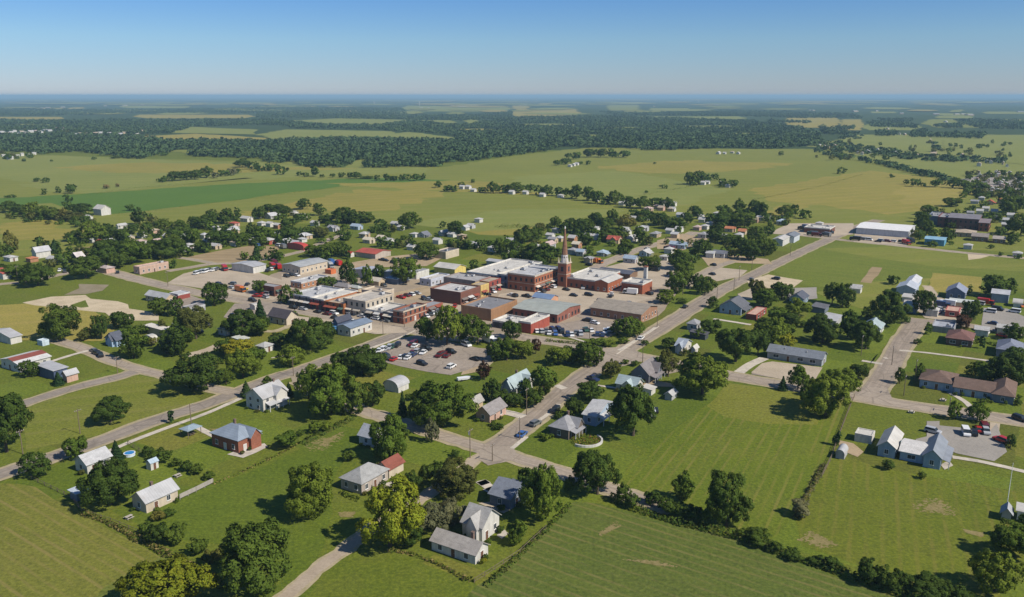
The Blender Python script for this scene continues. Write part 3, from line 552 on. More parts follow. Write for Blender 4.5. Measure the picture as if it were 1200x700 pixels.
TREES += parse('''
80,238,9,9,d;83,228,12,13,d;83,226,10,8,o;52,229,7,8,d;69,227,7,8,d;124,222,8,6,b;138,220,5,5,b;44,214,9,6,d;54,215,9,7,d;12,233,11,5,d;153,248,8,8,d;79,250,11,13,d;97,253,19,14,d;12,251,18,14,d;25,253,16,13,d;38,256,18,16,m;50,258,16,15,m;62,259,17,16,d;75,260,14,13,o;88,261,18,12,o;98,262,12,8,d;41,258,14,4,D;
110,286,23,24,m;118,284,12,14,d;85,284,16,12,d;101,286,14,8,d;127,277,16,15,d;13,298,13,23,o;48,292,11,14,d;65,298,14,16,c;3,301,14,14,d;163,265,14,18,d;178,263,11,9,o;143,284,17,15,d;134,282,10,12,d;155,276,14,12,d;172,280,14,16,d;192,272,16,14,d;184,286,10,12,d;
198,305,32,24,d;186,300,20,18,d;178,305,24,20,d;155,312,30,28,m;140,298,18,14,d;125,313,30,28,d;112,303,18,14,d;105,317,20,14,d;140,316,20,18,d;210,300,16,16,d;15,327,26,16,m;30,330,24,18,m;2,322,16,12,d;172,318,8,8,d;187,315,8,9,d;203,315,8,10,d;78,306,14,10,m;89,303,12,8,m;68,312,10,14,d;77,316,8,12,d;60,314,12,10,o;
212,278,17,18,d;203,284,14,14,d;238,270,24,16,d;228,268,14,12,d;250,263,13,15,d;266,264,15,16,d;277,259,10,13,d;227,286,15,17,m;222,284,8,8,d;205,295,18,18,d;236,296,20,11,d;255,290,26,19,d;262,274,10,9,d;268,271,8,8,d;284,289,22,15,m;273,283,12,10,m;297,282,14,17,d;311,285,22,17,m;305,289,18,10,d;301,257,9,11,d;305,258,12,15,d;318,253,18,14,d;331,256,20,14,d;301,307,12,20,c;318,306,12,13,d;355,247,14,13,d;374,254,14,13,d;335,273,14,14,d;338,285,24,18,d;330,282,12,10,d;348,262,18,9,d;355,258,14,8,m;375,280,18,13,o;384,263,16,11,d;358,276,16,10,d;402,263,20,18,d;413,264,18,15,d;428,263,20,13,d;403,271,8,8,m;368,303,18,17,d;384,305,20,19,d;400,302,20,18,d;406,283,12,11,d;
480,270,20,19,m;445,268,10,11,d;452,272,12,8,d;448,282,18,11,d;447,291,12,13,d;500,306,21,20,d;494,302,12,14,d;535,279,18,19,d;519,268,6,8,d;473,282,7,6,d;479,290,10,9,g;512,280,7,6,d;528,288,11,7,d;543,292,11,14,o;570,293,11,10,d;596,297,12,15,d;586,300,16,18,d;612,287,16,16,d;621,285,17,18,d;632,276,14,12,o;650,269,14,13,d;668,275,18,17,d;684,275,20,18,d;699,267,16,17,d;717,263,14,15,d;710,271,18,14,d;733,271,18,16,o;728,280,14,12,d;712,284,20,14,d;686,289,16,14,d;690,298,12,10,m;700,280,14,10,d;733,298,16,15,d;750,287,15,18,d;625,308,26,20,d;645,311,28,22,d;632,316,16,14,d;604,301,14,16,d;742,257,12,11,d;757,259,18,13,d;772,266,18,17,d;785,270,20,14,d;797,270,14,12,d;815,255,14,13,d;805,263,13,13,d;795,290,10,8,d;848,253,12,12,d;845,268,22,17,d;837,262,12,10,d;867,253,13,17,d;858,266,24,18,d;872,270,24,20,d;884,256,16,20,d;892,258,14,18,d;897,262,12,12,d;876,255,10,10,d;920,256,16,14,d;931,255,10,14,d;943,258,14,11,d;915,262,10,8,d;900,278,14,12,d;885,286,18,18,d;895,302,22,22,d;879,307,20,20,d;868,298,16,18,d;884,296,16,14,m;838,286,18,19,d;825,302,14,18,d;820,294,14,12,m;801,312,16,15,d;812,309,12,10,d;857,288,22,12,d;862,304,14,12,o;905,296,14,12,d;852,296,10,10,o;
1062,217,7,7,d;1072,220,12,11,d;1082,220,8,6,d;1098,221,15,11,d;1116,222,14,12,d;1122,216,10,8,d;1128,222,14,12,m;1138,222,12,8,m;1115,244,18,13,d;1087,254,16,13,m;1080,262,12,12,d;1080,270,14,18,d;1085,278,16,18,d;1093,282,10,9,d;1117,269,12,9,d;1110,285,13,16,d;1098,276,10,8,m;1146,235,7,8,d;1152,245,12,9,d;1163,262,18,13,d;1156,264,12,12,d;1140,249,8,8,d;1120,252,8,6,d;1133,252,8,8,d;1190,252,24,22,d;1180,254,18,20,d;1175,240,10,14,d;1196,278,22,24,d;1186,270,14,12,d;1187,287,14,13,d;1172,277,12,10,d;1161,292,6,5,d;1172,301,5,4,d;1193,304,8,5,d;1125,278,8,5,d;
604,228,20,14,d;593,228,14,12,d;578,228,15,14,d;566,227,12,8,d;554,215,6,5,d;622,227,11,12,d;632,230,10,13,d;642,231,14,13,d;655,231,12,12,d;664,232,10,12,d;675,235,17,17,d;690,237,14,15,d;700,240,12,15,d;710,241,14,10,d;721,241,15,15,d;737,245,14,14,d;751,246,16,14,d;770,245,12,13,d;783,247,14,13,d;764,243,10,10,d;513,221,9,9,d;524,226,14,9,d;532,226,10,8,d;541,220,7,7,d;
778,222,8,6,d;757,227,5,4,d;808,218,14,15,d;818,218,17,16,d;828,216,12,12,d;838,212,8,9,d;848,220,15,10,d;858,221,14,11,d;812,219,10,6,d;845,221,8,5,d;653,195,10,8,d;662,194,14,9,d;675,188,12,10,d;666,187,8,8,d;690,186,15,12,d;704,186,16,12,d;718,186,14,11,d;731,186,14,10,d;680,194,6,5,d;689,194,7,6,d;767,193,4,3,d;1115,190,4,4,d;
330,206,12,11,d;350,207,7,6,d;358,208,8,6,d;368,208,10,14,d;378,209,6,5,d;390,209,6,6,d;400,209,8,7,d;410,209,8,7,d;417,211,12,10,d;430,211,16,5,D;442,213,8,8,d;455,213,12,9,d;463,213,8,7,d;475,213,15,9,d;487,213,10,10,d;495,212,8,8,d;
190,215,14,8,d;203,214,16,12,d;215,213,16,13,d;228,212,16,13,d;242,210,16,14,d;252,210,10,8,g;262,208,14,9,d;272,207,13,10,g;279,205,9,8,d;284,198,18,12,d;296,200,14,11,d;304,202,12,10,d;315,202,16,10,d;325,200,8,8,d;332,191,12,11,d;110,188,5,4,d;28,190,6,4,d;60,190,4,3,d;986,205,9,9,d;915,183,7,6,d;1045,209,6,5,d;120,172,6,4,d;135,187,12,4,D;155,186,16,6,d;170,185,14,5,d;190,184,14,6,d
''')
TREES.sort(key=lambda t: -t[2] * t[3])
rngT = random.Random(3); n_ind = 0; REST = []
for i, (u, v, w, h, tone) in enumerate(TREES):
    bush = tone.isupper(); tone = tone.lower()
    v0 = v - .10 * w; X, Y = at(u, v0); k = axial(X, Y) / FOC
    grow = 1.22 if 236 < v < 345 else 1.08; w *= grow / 1.06 if v < 345 else 1; h *= 1.12 if 236 < v < 345 else 1
    W = w * k * 1.06; dep = math.atan2(HGT, math.hypot(X, Y)); H = max(2.0 if bush else 3.0, (h - .12 * w) * k / math.cos(dep) * 1.04)
    if not bush and H < .55 * W: W = W * .95
    form = 'conifer' if tone == 'c' else 'bush' if bush else (rngT.choice(['round', 'oval', 'spread']) if w > 40 else rngT.choice(['round', 'round', 'oval', 'open', 'spread'] if H > .95 * W else ['round', 'spread', 'spread', 'round']))
    lod = 0 if w > 34 else 1 if w > 18 else 2 if w > 9 else 3
    var = rngT.randrange(3 if lod < 2 else 2); rz = rngT.uniform(0, 6.28); sx = W * rngT.uniform(.94, 1.06)
    if n_ind >= 298 and not bush: REST.append((X, Y, W, H, tone)); continue
    crown = crown_proto(form, lod, var)
    if bush:
        o = inst('bush', crown, None, (X, Y, 0), rz, (sx, W, H)); o.material_slots[0].link = 'OBJECT'; o.material_slots[0].material = LEAF[tone]
        tag(o, None, 'bush', 'garden and hedgerow bushes'); nm = 'bush'; look = ('large ' if w > 24 else 'small ' if w < 13 else '') + TONE[tone] + ' bush'
    else:
        n_ind += 1; con = form == 'conifer'; o = empty('conifer_tree' if con else 'deciduous_tree', (X, Y, 0), rz)
        c = inst('crown', crown, o, (0, 0, 0), 0, (sx, W, H)); c.material_slots[0].link = 'OBJECT'; c.material_slots[0].material = LEAF[tone]
        inst('trunk', trunk_proto(form, var), o, (0, 0, 0), 0, (min(W, H) * .9, min(W, H) * .9, H))
        tag(o, None, 'tree', 'conifers in the gardens' if con else 'broadleaf trees around the town')
        size = 'huge ' if w > 50 else 'large ' if w > 32 else '' if w > 15 else 'small '
        look = size + TONE[tone] + (' pointed conifer' if con else ' ' + FORMW[form] + ' tree')
    THINGS.append(dict(o=o, look=look, u=u, v=v, rank=0, r=w))
# the small far trees that are past counting, as one mass
def scatter_mesh(name, items, seed, q, s0, mats_keys):
    rng = np.random.default_rng(seed); Cs, Ns, Ss, Ms = [], [], [], []
    protos = [crown_points(rng, f, q) for f in ('round', 'spread', 'oval', 'round')]
    for (X, Y, W, H, tone) in items:
        C, N = protos[rng.integers(4)]; a = rng.uniform(0, 6.28); c, s = math.cos(a), math.sin(a)
        R = np.array([[c, -s, 0], [s, c, 0], [0, 0, 1]]); Cs.append((C @ R.T) * [W, W, H] + [X, Y, 0]); Ns.append(N @ R.T)
        Ss.append(np.full(len(C), s0 * (W + H) / 2)); Ms.append(np.full(len(C), mats_keys.index(tone) if tone in mats_keys else 0))
    C = np.vstack(Cs); return inst(name, leaf_mesh(name, C, np.vstack(Ns), np.concatenate(Ss) * rng.uniform(.6, 1.3, len(C)), rng, [LEAF[k] for k in mats_keys], np.concatenate(Ms)))
rX = random.Random(77)
for (x0, x1, y0, y1, n_) in [(1128,1210,205,234,62),(955,1185,168,188,55),(0,180,149,160,80),(0,40,180,188,12)]:
    for _ in range(n_):
        u, v = rX.uniform(x0, x1), rX.uniform(y0, y1); X, Y = at(u, v); REST.append((X, Y, rX.uniform(6, 12), rX.uniform(5, 10), rX.choice('ddmo')))
for _ in range(400):
    t = rX.choice([q for q in TREES if 250 < q[1] < 312 and q[2] > 9]); u, v = t[0] + rX.gauss(0, 10), t[1] + rX.gauss(0, 3); X, Y = at(u, v)
    if 250 < v < 308 and abs(X * math.sin(GRID) - Y * math.cos(GRID) + 152) > 14: REST.append((X, Y, rX.uniform(3, 8), rX.uniform(2.8, 7.5), rX.choice('ddddmmo')))
if REST: tag(scatter_mesh('distant_trees', REST, 5, 90, .26, ['d', 'm', 'o', 'g', 'b', 'y', 'c']), 'small dark green trees dotted along the far field hedges', 'distant trees', kind='stuff')
# woods: dense crowns in the forest belts
def inside(p, poly):
    c = False; j = len(poly) - 1
    for i in range(len(poly)):
        if (poly[i][1] > p[1]) != (poly[j][1] > p[1]) and p[0] < (poly[j][0]-poly[i][0]) * (p[1]-poly[i][1]) / (poly[j][1]-poly[i][1]) + poly[i][0]: c = not c
        j = i
    return c
BELTS = [[(-20,160),(60,159),(150,160),(190,166),(300,167),(400,163),(530,166),(540,160),(600,160),(600,183),(560,188),(500,194),(460,192),(420,188),(370,193),(345,190),(320,192),(300,186),(230,184),(222,182),(215,178),(190,180),(165,187),(150,186),(120,182),(90,178),(50,181),(-20,176)],
         [(-20,141),(75,142),(300,140),(335,142),(400,150),(300,147),(225,149),(200,157),(160,158),(-20,150)], [(330,146),(460,148),(465,153),(340,151)], [(440,148),(480,142),(540,148),(600,138),(600,161),(545,162),(500,156),(450,154)],
         [(600,138),(700,136),(880,142),(900,146),(935,150),(962,158),(965,170),(930,173),(900,175),(850,174),(800,176),(760,177),(735,174),(700,174),(660,172),(640,178),(600,183)],
         [(345,189),(372,187),(372,195),(350,195)], [(355,195),(380,187),(410,190),(418,193),(400,197),(362,196)], [(425,194),(515,190),(518,196),(430,197)],
         [(300,125),(470,127),(480,136),(560,135),(600,131),(600,139),(540,142),(385,139),(300,138)], [(700,131),(745,133),(880,130),(1000,134),(1010,139),(930,139),(880,137),(760,136),(720,136)], [(-20,128),(140,129),(300,127),(300,133),(150,133),(80,136),(-20,136)], [(900,142),(950,143),(950,145),(900,144)],
         [(960,150),(1000,156),(1008,158),(990,159),(962,157)], [(1017,144),(1035,142),(1076,147),(1075,151),(1020,149)], [(975,151),(1000,149),(1000,153),(975,153)], [(1026,155),(1049,155),(1049,160),(1027,160)], [(1066,155),(1085,153),(1090,158),(1155,157),(1155,163),(1068,161)], [(1097,147),(1127,146),(1128,151),(1098,150)], [(1115,141),(1160,141),(1240,145),(1240,153),(1145,151)],
         [(1030,140),(1070,140),(1070,143),(1032,143)], [(1090,161),(1096,168),(1101,177),(1096,178)], [(950,172),(975,166),(1010,172),(1080,182),(1135,187),(1135,191),(1080,189),(1000,180),(952,176)], [(955,178),(990,183),(1040,192),(1100,207),(1120,213),(1118,217),(1090,209),(1030,194),(960,181)], [(1135,185),(1180,188),(1182,192),(1140,192)], [(985,160),(1010,159),(1010,163),(985,164)]]
rW = random.Random(11); items = []; THIN = set(range(len(BELTS) - 5, len(BELTS)))
for bi, B in enumerate(BELTS):
    us = [p[0] for p in B]; vv = [p[1] for p in B]; v = min(vv)
    while v <= max(vv):
        scale = 1000 / axial(*at(600, v)); du = max(2.4, 10.5 * scale * (1 if v > 150 else 1.15)); u = min(us) + rW.random() * du
        while u <= max(us):
            p = (u + rW.uniform(-.4, .4) * du, v + rW.uniform(-.4, .4) * .8)
            if not any(((p[0]-q[0])/q[2])**2 + ((p[1]-q[1])/q[3])**2 < .9 for q in OPEN) and inside(p, B) and not (bi in THIN and rW.random() < .55):
                X, Y = at(*p); W = du / scale * rW.uniform(1.1, 1.75); items.append((X, Y, W, rW.uniform(7.5, 12) * (.6 if bi in THIN else 1) * (1.15 if rW.random() < .10 else .9), 'w'))
            u += du
        v += max(.8, 8.5 * scale * math.sin(HGT / at(600, v)[1]) * 1.05)
print('wood trees', len(items), 'single trees', n_ind, 'rest', len(REST))
tag(scatter_mesh('woodland', items, 9, 34, .36, ['w', 'm', 'o']), 'dense dark green woods in broad belts beyond the fields', 'woods', kind='stuff')
# ------------------------------------------------------------------ buildings
WHITE=(.60,.58,.53); CREAM=(.55,.47,.36); TAN=(.50,.39,.26); GREYW=(.42,.42,.42); BLUEW=(.36,.44,.54); BLUE=(.10,.22,.42); BRICK=(.30,.095,.05); DBRICK=(.19,.075,.05); OBRICK=(.42,.19,.09)
RED=(.29,.055,.04); YEL=(.55,.40,.15); NAVY=(.08,.11,.18); PINK=(.55,.36,.28); BROWNW=(.22,.14,.09); SLATEW=(.16,.19,.24)
GREY=(.30,.30,.31); LGREY=(.46,.46,.46); DGREY=(.13,.135,.15); WROOF=(.57,.545,.49); BGREY=(.27,.32,.38); TEAL=(.38,.46,.47); REDR=(.25,.085,.06); BROWNR=(.17,.115,.09); TANR=(.43,.35,.26); SLATE=(.10,.11,.14); ORR=(.50,.17,.08); GRNR=(.38,.40,.35)
def window_mesh(w, h, fr, shop=False):
    m = MB(); b = .09
    m.box(-w/2, -.10, -h/2, w/2, .02, h/2, 0); m.box(-w/2 + b, -.115, -h/2 + b, -.03, -.101, h/2 - b, 1); m.box(.03, -.115, -h/2 + b, w/2 - b, -.101, h/2 - b, 1)
    m.box(-w/2 - .06, -.17, -h/2 - .1, w/2 + .06, .02, -h/2 - .002, 0)
    return m.mesh('window', [fr, GLASS])
WIN = {'w': window_mesh(1.15, 1.45, FRAME), 'd': window_mesh(1.15, 1.6, DARKF), 's': window_mesh(2.6, 2.1, DARKF), 'l': window_mesh(2.2, 1.3, FRAME)}
def door_mesh(w, h, c):
    m = MB(); m.box(-w/2 - .1, -.08, 0, w/2 + .1, .02, h + .1, 0); m.box(-w/2, -.1, .02, w/2, -.081, h, 1); m.box(w/2 - .2, -.15, 1, w/2 - .12, -.101, 1.12, 0); return m.mesh('door', [FRAME, surf(c, 'paint')])
DOOR = {'b': door_mesh(1.0, 2.1, (.16, .08, .05)), 'w': door_mesh(1.0, 2.1, (.6, .58, .55)), 'g': door_mesh(2.8, 2.3, (.6, .58, .55))}
def hvac_mesh():
    m = MB(); m.box(-.8, -.6, 0, .8, .6, .9, 0); m.cyl(.25, 0, .9, 1.05, .4, .4, 10, 1); m.box(-1.0, -.7, 0, 1.0, .7, .12, 1); return m.mesh('roof_unit', [surf((.5, .5, .5), 'metal'), DARKF])
HVAC = hvac_mesh()
def vent_mesh():
    m = MB(); m.cyl(0, 0, 0, .7, .16, .16, 8); m.cyl(0, 0, .7, .85, .28, .1, 8); return m.mesh('roof_vent', [surf((.4, .4, .4), 'metal')])
VENT = vent_mesh()
def roof_part(m, kind, x0, y0, x1, y1, h, rh, ax, ov=.45, th=.16):
    """gable / hip / lean-to / arch roof over the rectangle, eaves at h"""
    if kind == 'hip':
        X0, X1, Y0, Y1 = x0 - ov, x1 + ov, y0 - ov, y1 + ov; hh = min(X1 - X0, Y1 - Y0) / 2; e = h - .05
        if (X1 - X0) >= (Y1 - Y0): r = [(X0 + hh, (Y0+Y1)/2), (X1 - hh + .01, (Y0+Y1)/2)]
        else: r = [((X0+X1)/2, Y0 + hh), ((X0+X1)/2, Y1 - hh + .01)]
        V = [(X0,Y0,e),(X1,Y0,e),(X1,Y1,e),(X0,Y1,e),(X0,Y0,e+th),(X1,Y0,e+th),(X1,Y1,e+th),(X0,Y1,e+th),(*r[0],h+rh),(*r[1],h+rh)]
        F = [(3,2,1,0),(0,1,5,4),(1,2,6,5),(2,3,7,6),(3,0,4,7)]
        F += [(4,5,9,8),(5,6,9),(6,7,8,9),(7,4,8)] if (X1-X0) >= (Y1-Y0) else [(4,5,8),(5,6,9,8),(6,7,9),(7,4,8,9)]
        m.add(V, F); return
    if ax == 'x': p0, p1, c0, c1 = y0, y1, x0 - ov, x1 + ov
    else: p0, p1, c0, c1 = x0, x1, y0 - ov, y1 + ov
    mid = (p0 + p1) / 2
    if kind == 'gable':
        k = rh / (mid - p0); o = ov; T = th * 1.15
        poly = [(p0 - o, h - o*k), (p0 - o, h - o*k + T), (mid, h + rh + T), (p1 + o, h - o*k + T), (p1 + o, h - o*k), (mid, h + rh)]
    elif kind == 'shed':
        poly = [(p0 - ov, h - .02), (p0 - ov, h + th), (p1 + ov, h + rh + th), (p1 + ov, h + rh)]
    elif kind == 'arch':
        n = 9; R = (p1 - p0) / 2 + .15; up = [(mid - R * math.cos(math.pi * i / n), h + rh * math.sin(math.pi * i / n)) for i in range(n + 1)]
        poly = [(p, z + .12) for p, z in up] + [(p * .99 + mid * .01, z) for p, z in reversed(up)]
    m.prism(poly, ax, c0, c1)
def building(cat, name, label, Lu, Nu, Nv, Ru, h, roof, ax, rh, wall, rc, lm=None, wk=None, rk=None, rz=None, da=None, db=None, win='w', wl=None, wr=None, extra='', look=None, group=None, storeys=1, ov=.45, chim=(.2, .3)):
    """footprint from its nearest ground corner (Nu, Nv) and the photo columns of its left and right ground corners"""
    a = GRID if rz is None else R_(rz); N = at(Nu, Nv)
    w = da if da else along(N, a, Ru); d = db if db else along(N, a + math.pi/2, Lu)
    w = max(1.5, min(95, abs(w))); d = max(1.5, min(95, abs(d)))
    ca, sa = math.cos(a), math.sin(a)
    C = (N[0] + ca*w/2 - sa*d/2, N[1] + sa*w/2 + ca*d/2, 0)
    root = empty(name, C, a); x0, x1, y0, y1 = -w/2, w/2, -d/2, d/2
    wk = wk or ('brick' if wall in (BRICK, DBRICK, OBRICK, RED) else 'paint')
    rk = rk or ('flat' if roof == 'flat' else 'metal' if rc in (WROOF, TEAL, LGREY, BGREY) else 'shingle')
    WM, RM = surf(wall, wk), surf(rc, rk); m = MB()
    if roof == 'flat':
        m.box(x0, y0, -.05, x1, y1, h, top=False); m.build('wall', WM, root)
        dp = .55 if w * d > 80 else .06; r = MB(); r.box(x0 + .28, y0 + .28, h - dp - .2, x1 - .28, y1 - .28, h - dp); rf = r.build('roof', RM, root)
        c = MB(); t = .32
        for q in ((x0-.04, y0-.04, x1+.04, y0+t), (x0-.04, y1-t, x1+.04, y1+.04), (x0-.04, y0+t, x0+t, y1-t), (x1-t, y0+t, x1+.04, y1-t)): c.box(q[0], q[1], h - .7, q[2], q[3], h + .12)
        c.build('parapet', surf(mul(rc, 1.05) if rc in (WROOF, LGREY) else mul(wall, 1.1), 'flat' if rc in (WROOF, LGREY) else wk), root)
        rr = random.Random(int(Nu * 7 + Nv))
        if w * d > 90:
            for k in range(int(min(9, 1 + w * d / 90))):
                inst('roof_unit' if k % 2 == 0 else 'roof_vent', HVAC if k % 2 == 0 else VENT, root, (rr.uniform(x0 + 2, x1 - 2), rr.uniform(y0 + 2, y1 - 2), h - .55), rr.choice([0, 1.57]), (rr.uniform(.6, 1.4),) * 3)
    else:
        if roof == 'gable':
            p = [(x0, -.05), (x0, h), (0, h + rh), (x1, h), (x1, -.05)] if ax == 'y' else [(y0, -.05), (y0, h), (0, h + rh), (y1, h), (y1, -.05)]
            m.prism(p, ax, y0 if ax == 'y' else x0, y1 if ax == 'y' else x1)
        elif roof == 'arch':
            n = 9; R = (w if ax == 'y' else d) / 2; p = [(-R, -.05)] + [(-R * math.cos(math.pi*i/n), h + rh * math.sin(math.pi*i/n)) for i in range(n + 1)] + [(R, -.05)]
            m.prism(p, ax, y0 if ax == 'y' else x0, y1 if ax == 'y' else x1)
        elif roof == 'shed':
            p = [(x0, -.05), (x0, h), (x1, h + rh), (x1, -.05)] if ax == 'y' else [(y0, -.05), (y0, h), (y1, h + rh), (y1, -.05)]
            m.prism(p, ax, y0 if ax == 'y' else x0, y1 if ax == 'y' else x1)
        else: m.box(x0, y0, -.05, x1, y1, h)
        m.build('wall', WM, root); r = MB(); roof_part(r, roof, x0, y0, x1, y1, h, rh, ax, ov); rf = r.build('roof', RM, root)
    # wings with a roof of their own
    if 'X' in extra:                                     # cross gable breaking the sunny long side
        ww = min(w * .45, d * .8); cx = x0 + w * .68; f = y0 - 1.1; q = MB(); q.prism([(cx - ww/2, -.05), (cx - ww/2, h), (cx, h + rh * .8), (cx + ww/2, h), (cx + ww/2, -.05)], 'y', f, y0 + .3); q.build('wing', WM, root)
        r = MB(); roof_part(r, 'gable', cx - ww/2, f, cx + ww/2, 0, h, rh * .8, 'y', .35); r.build('wing_roof', RM, root)
    if 'Y' in extra:                                     # cross gable on the shaded front
        ww = min(d * .5, w * .8); cy = y0 + d * .4; f = x0 - 1.1; q = MB(); q.prism([(cy - ww/2, -.05), (cy - ww/2, h), (cy, h + rh * .8), (cy + ww/2, h), (cy + ww/2, -.05)], 'x', f, x0 + .3); q.build('wing', WM, root)
        r = MB(); roof_part(r, 'gable', f, cy - ww/2, 0, cy + ww/2, h, rh * .8, 'x', .35); r.build('wing_roof', RM, root)
    if 'P' in extra or 'Q' in extra:                     # porch under a lean-to roof: P on the sunny side, Q on the shaded front
        q = MB(); ph = min(h - .4, 2.6)
        if 'P' in extra:
            q.prism([(y0 - 2.2, ph - .5), (y0 - 2.2, ph - .38), (y0 - .02, ph + .3), (y0 - .02, ph + .18)], 'x', x0 + w*.08, x1 - w*.08)
            for k in range(4): px = x0 + w*.1 + (w*.8) * k/3; q.box(px - .08, y0 - 2.1, 0, px + .08, y0 - 1.94, ph - .45, 1)
        else:
            q.prism([(x0 - 2.2, ph - .5), (x0 - 2.2, ph - .38), (x0 - .02, ph + .3), (x0 - .02, ph + .18)], 'y', y0 + d*.08, y1 - d*.08)
            for k in range(4): py = y0 + d*.1 + (d*.8) * k/3; q.box(x0 - 2.1, py - .08, 0, x0 - 1.94, py + .08, ph - .45, 1)
        q.build('porch', [RM, FRAME], root)
    if 'C' in extra:
        q = MB(); cx, cy = w * (chim[0] - .5) * .9, d * (chim[1] - .5) * .9; zt = h + (rh if roof != 'flat' else 0) + (.9 if roof != 'flat' else 2.2)
        q.box(cx - .3, cy - .3, h - .4, cx + .3, cy + .3, zt); q.box(cx - .37, cy - .37, zt, cx + .37, cy + .37, zt + .12); q.build('chimney', surf((.20,.13,.10), 'brick'), rf)
    if 'V' in extra:
        for k in range(2): 
            t = .25 if ax == 'x' else .2
            if roof == 'gable': inst('roof_vent', VENT, root, ((-.2 + .4*k) * w, -.22 * d, h + rh * .5) if ax == 'x' else (-.22 * w, (-.2 + .4*k) * d, h + rh * .5))
    # windows and doors on all four sides, storey by storey
    if win:
        W = WIN[win]; sides = [(0, w, (0, y0), 0), (1, d, (x0, 0), -math.pi/2)]
        big = mpp(Nu, Nv) < .40
        if big: sides += [(2, w, (0, y1), math.pi), (3, d, (x1, 0), math.pi/2)]
        for si, L, c, ang in sides:
            step = {'w': 3.1, 'd': 3.0, 's': 3.9, 'l': 4.0}[win]; n = int((L - .8) / step); n = min(n, 9)
            if n < 1: continue
            for st in range(storeys):
                hs = h / storeys; 
                for k in range(n):
                    t = (k + .5 - n/2) * min(step * 1.15, (L - .4) / n); z = st * hs + min(hs * .55, 1.75)
                    wm = W if not (win == 's' and st > 0) else WIN['d']
                    px, py = (c[0] + (t if si in (0, 2) else 0), c[1] + (t if si in (1, 3) else 0))
                    if st == 0 and k == (n // 2 if n > 2 else 0) and si in (0, 1) and 'N' not in extra and (si == 0 or n > 2):
                        inst('door', DOOR['g' if 'G' in extra and si == 0 else 'w' if wall in (BRICK, DBRICK, NAVY, BLUE) else 'b'], root, (px, py, 0), ang)
                    else:
                        if z + .85 > h and roof in ('arch',): continue
                        inst('window', wm, root, (px, py, z), ang, (1, 1, min(1, hs / 2.6)))
    if 'A' in extra or 'B' in extra:                     # shop awnings, A along the sunny side, B along the shaded street front
        rr = random.Random(int(Nu)); L = w if 'A' in extra else d; k = 0; t = -L/2 + .6
        while t < L/2 - 3:
            ln = rr.uniform(3, 5.5); ln = min(ln, L/2 - .4 - t); q = MB(); q.prism([(0, 2.75), (0, 3.35), (-1.5, 2.72), (-1.5, 2.6)], 'x', t, t + ln)
            aw = q.build('awning', surf(rr.choice([(.62,.55,.45), (.45,.40,.33), (.30,.08,.05), (.10,.15,.12), (.6,.58,.55), (.2,.17,.15)]), 'paint'), root)
            if 'A' in extra: aw.location = (0, y0 - .02, 0)
            else: aw.location = (x0 - .02, 0, 0); aw.rotation_euler = (0, 0, -math.pi/2)
            t += ln + rr.uniform(.3, 1.5)
    if 'K' in extra:                                     # cornice band along both street sides
        q = MB(); q.box(x0 - .22, y0 - .22, h - .5, x1 + .1, y0 - .045, h + .2); q.box(x0 - .22, y0 - .045, h - .5, x0 - .045, y1, h + .2); q.build('cornice', surf(CREAM if wall != CREAM else WHITE, 'paint'), root); q = MB(); q.box(x0 - .1, y0 - .1, h * .47, x1, y0 - .003, h * .47 + .25); q.box(x0 - .1, y0 - .003, h * .47, x0 - .003, y1, h * .47 + .25)
        q.build('belt_course', surf(CREAM if wall != CREAM else WHITE, 'paint'), root)
    tag(root, label, cat, group); root['look0'] = 1; del root['look0']
    THINGS.append(dict(o=root, look=look or '', u=(Lu + Ru) / 2 if not da else Nu, v=Nv, r=abs(Ru - Lu) if Ru else 10))
    if lm: LANDMARKS.append((lm, (Lu + (Ru or Nu)) / 2, Nv - 4, root))
    return root, w, d
B = building
G1, G2, HP, FL = ('gable', 'x'), ('gable', 'y'), ('hip', 'x'), ('flat', 'x')
# ---- foreground
B('house','brick_house','red brick house with pale blue hipped roof and white terrace',249,280,532,306,4.0,*HP,2.6,BRICK,BGREY,lm='the red brick house with blue roof',extra='CX',rk='metal',chim=(.6,.6))
r_, w_, d_ = B('house','white_house','large white two storey house with grey metal roof beside the main road',289,309,483,337,4.6,*G1,2.6,WHITE,LGREY,lm='the large white roadside house',extra='PXC',storeys=2,chim=(.85,.5))
B('house','white_house','small white cottage with plain light grey gable roof beside the road at far left',89,103,556,131,2.9,*G1,1.9,WHITE,LGREY,lm='the small white roadside cottage',rk='shingle')
B('shed','long_shed','long cream shed with light metal roof beside the white board fence',156,172,602,209,3.0,*G1,2.0,CREAM,LGREY,lm='the long cream shed',extra='C',chim=(.45,.6))
B('shed','garden_shed','low dark shed with a pale blue flat roof below the large tree',83,91,588,105,2.1,'shed','x',.3,SLATEW,(.50,.56,.62),win=None,rk='metal')
B('house','hip_roofed_house','cream house with grey hip roof and red roofed garage beside it',400,424,580,455,3.0,*HP,2.6,(.42,.36,.31),(.33,.33,.32),lm='the cream house with grey hip roof',extra='V')
B('garage','brick_garage','cream garage with dull red gable roof',441,456,561,473,2.7,*G1,1.6,CREAM,REDR,lm='the red roofed garage',win=None,extra='N')
B('house','white_house','tall white house with steep grey roof near the bottom edge, long shed in front',542,565,636,585,3.9,*G2,3.0,WHITE,(.36,.35,.33),lm='the tall white house near the bottom',extra='Y',rk='shingle')
B('shed','long_shed','long low white shed with brownish grey roof nearest the bottom field',506,557,662,572,2.5,*G2,1.7,WHITE,(.36,.33,.30),lm='the long low white shed',extra='C',chim=(.8,.25),rk='shingle')
B('house','dark_roofed_house','dark house under a slate blue roof, shaded by a tall tree',574,598,598,621,3.0,*G2,2.4,SLATEW,(.20,.22,.26),lm='the slate roofed house',rk='shingle',extra='X')
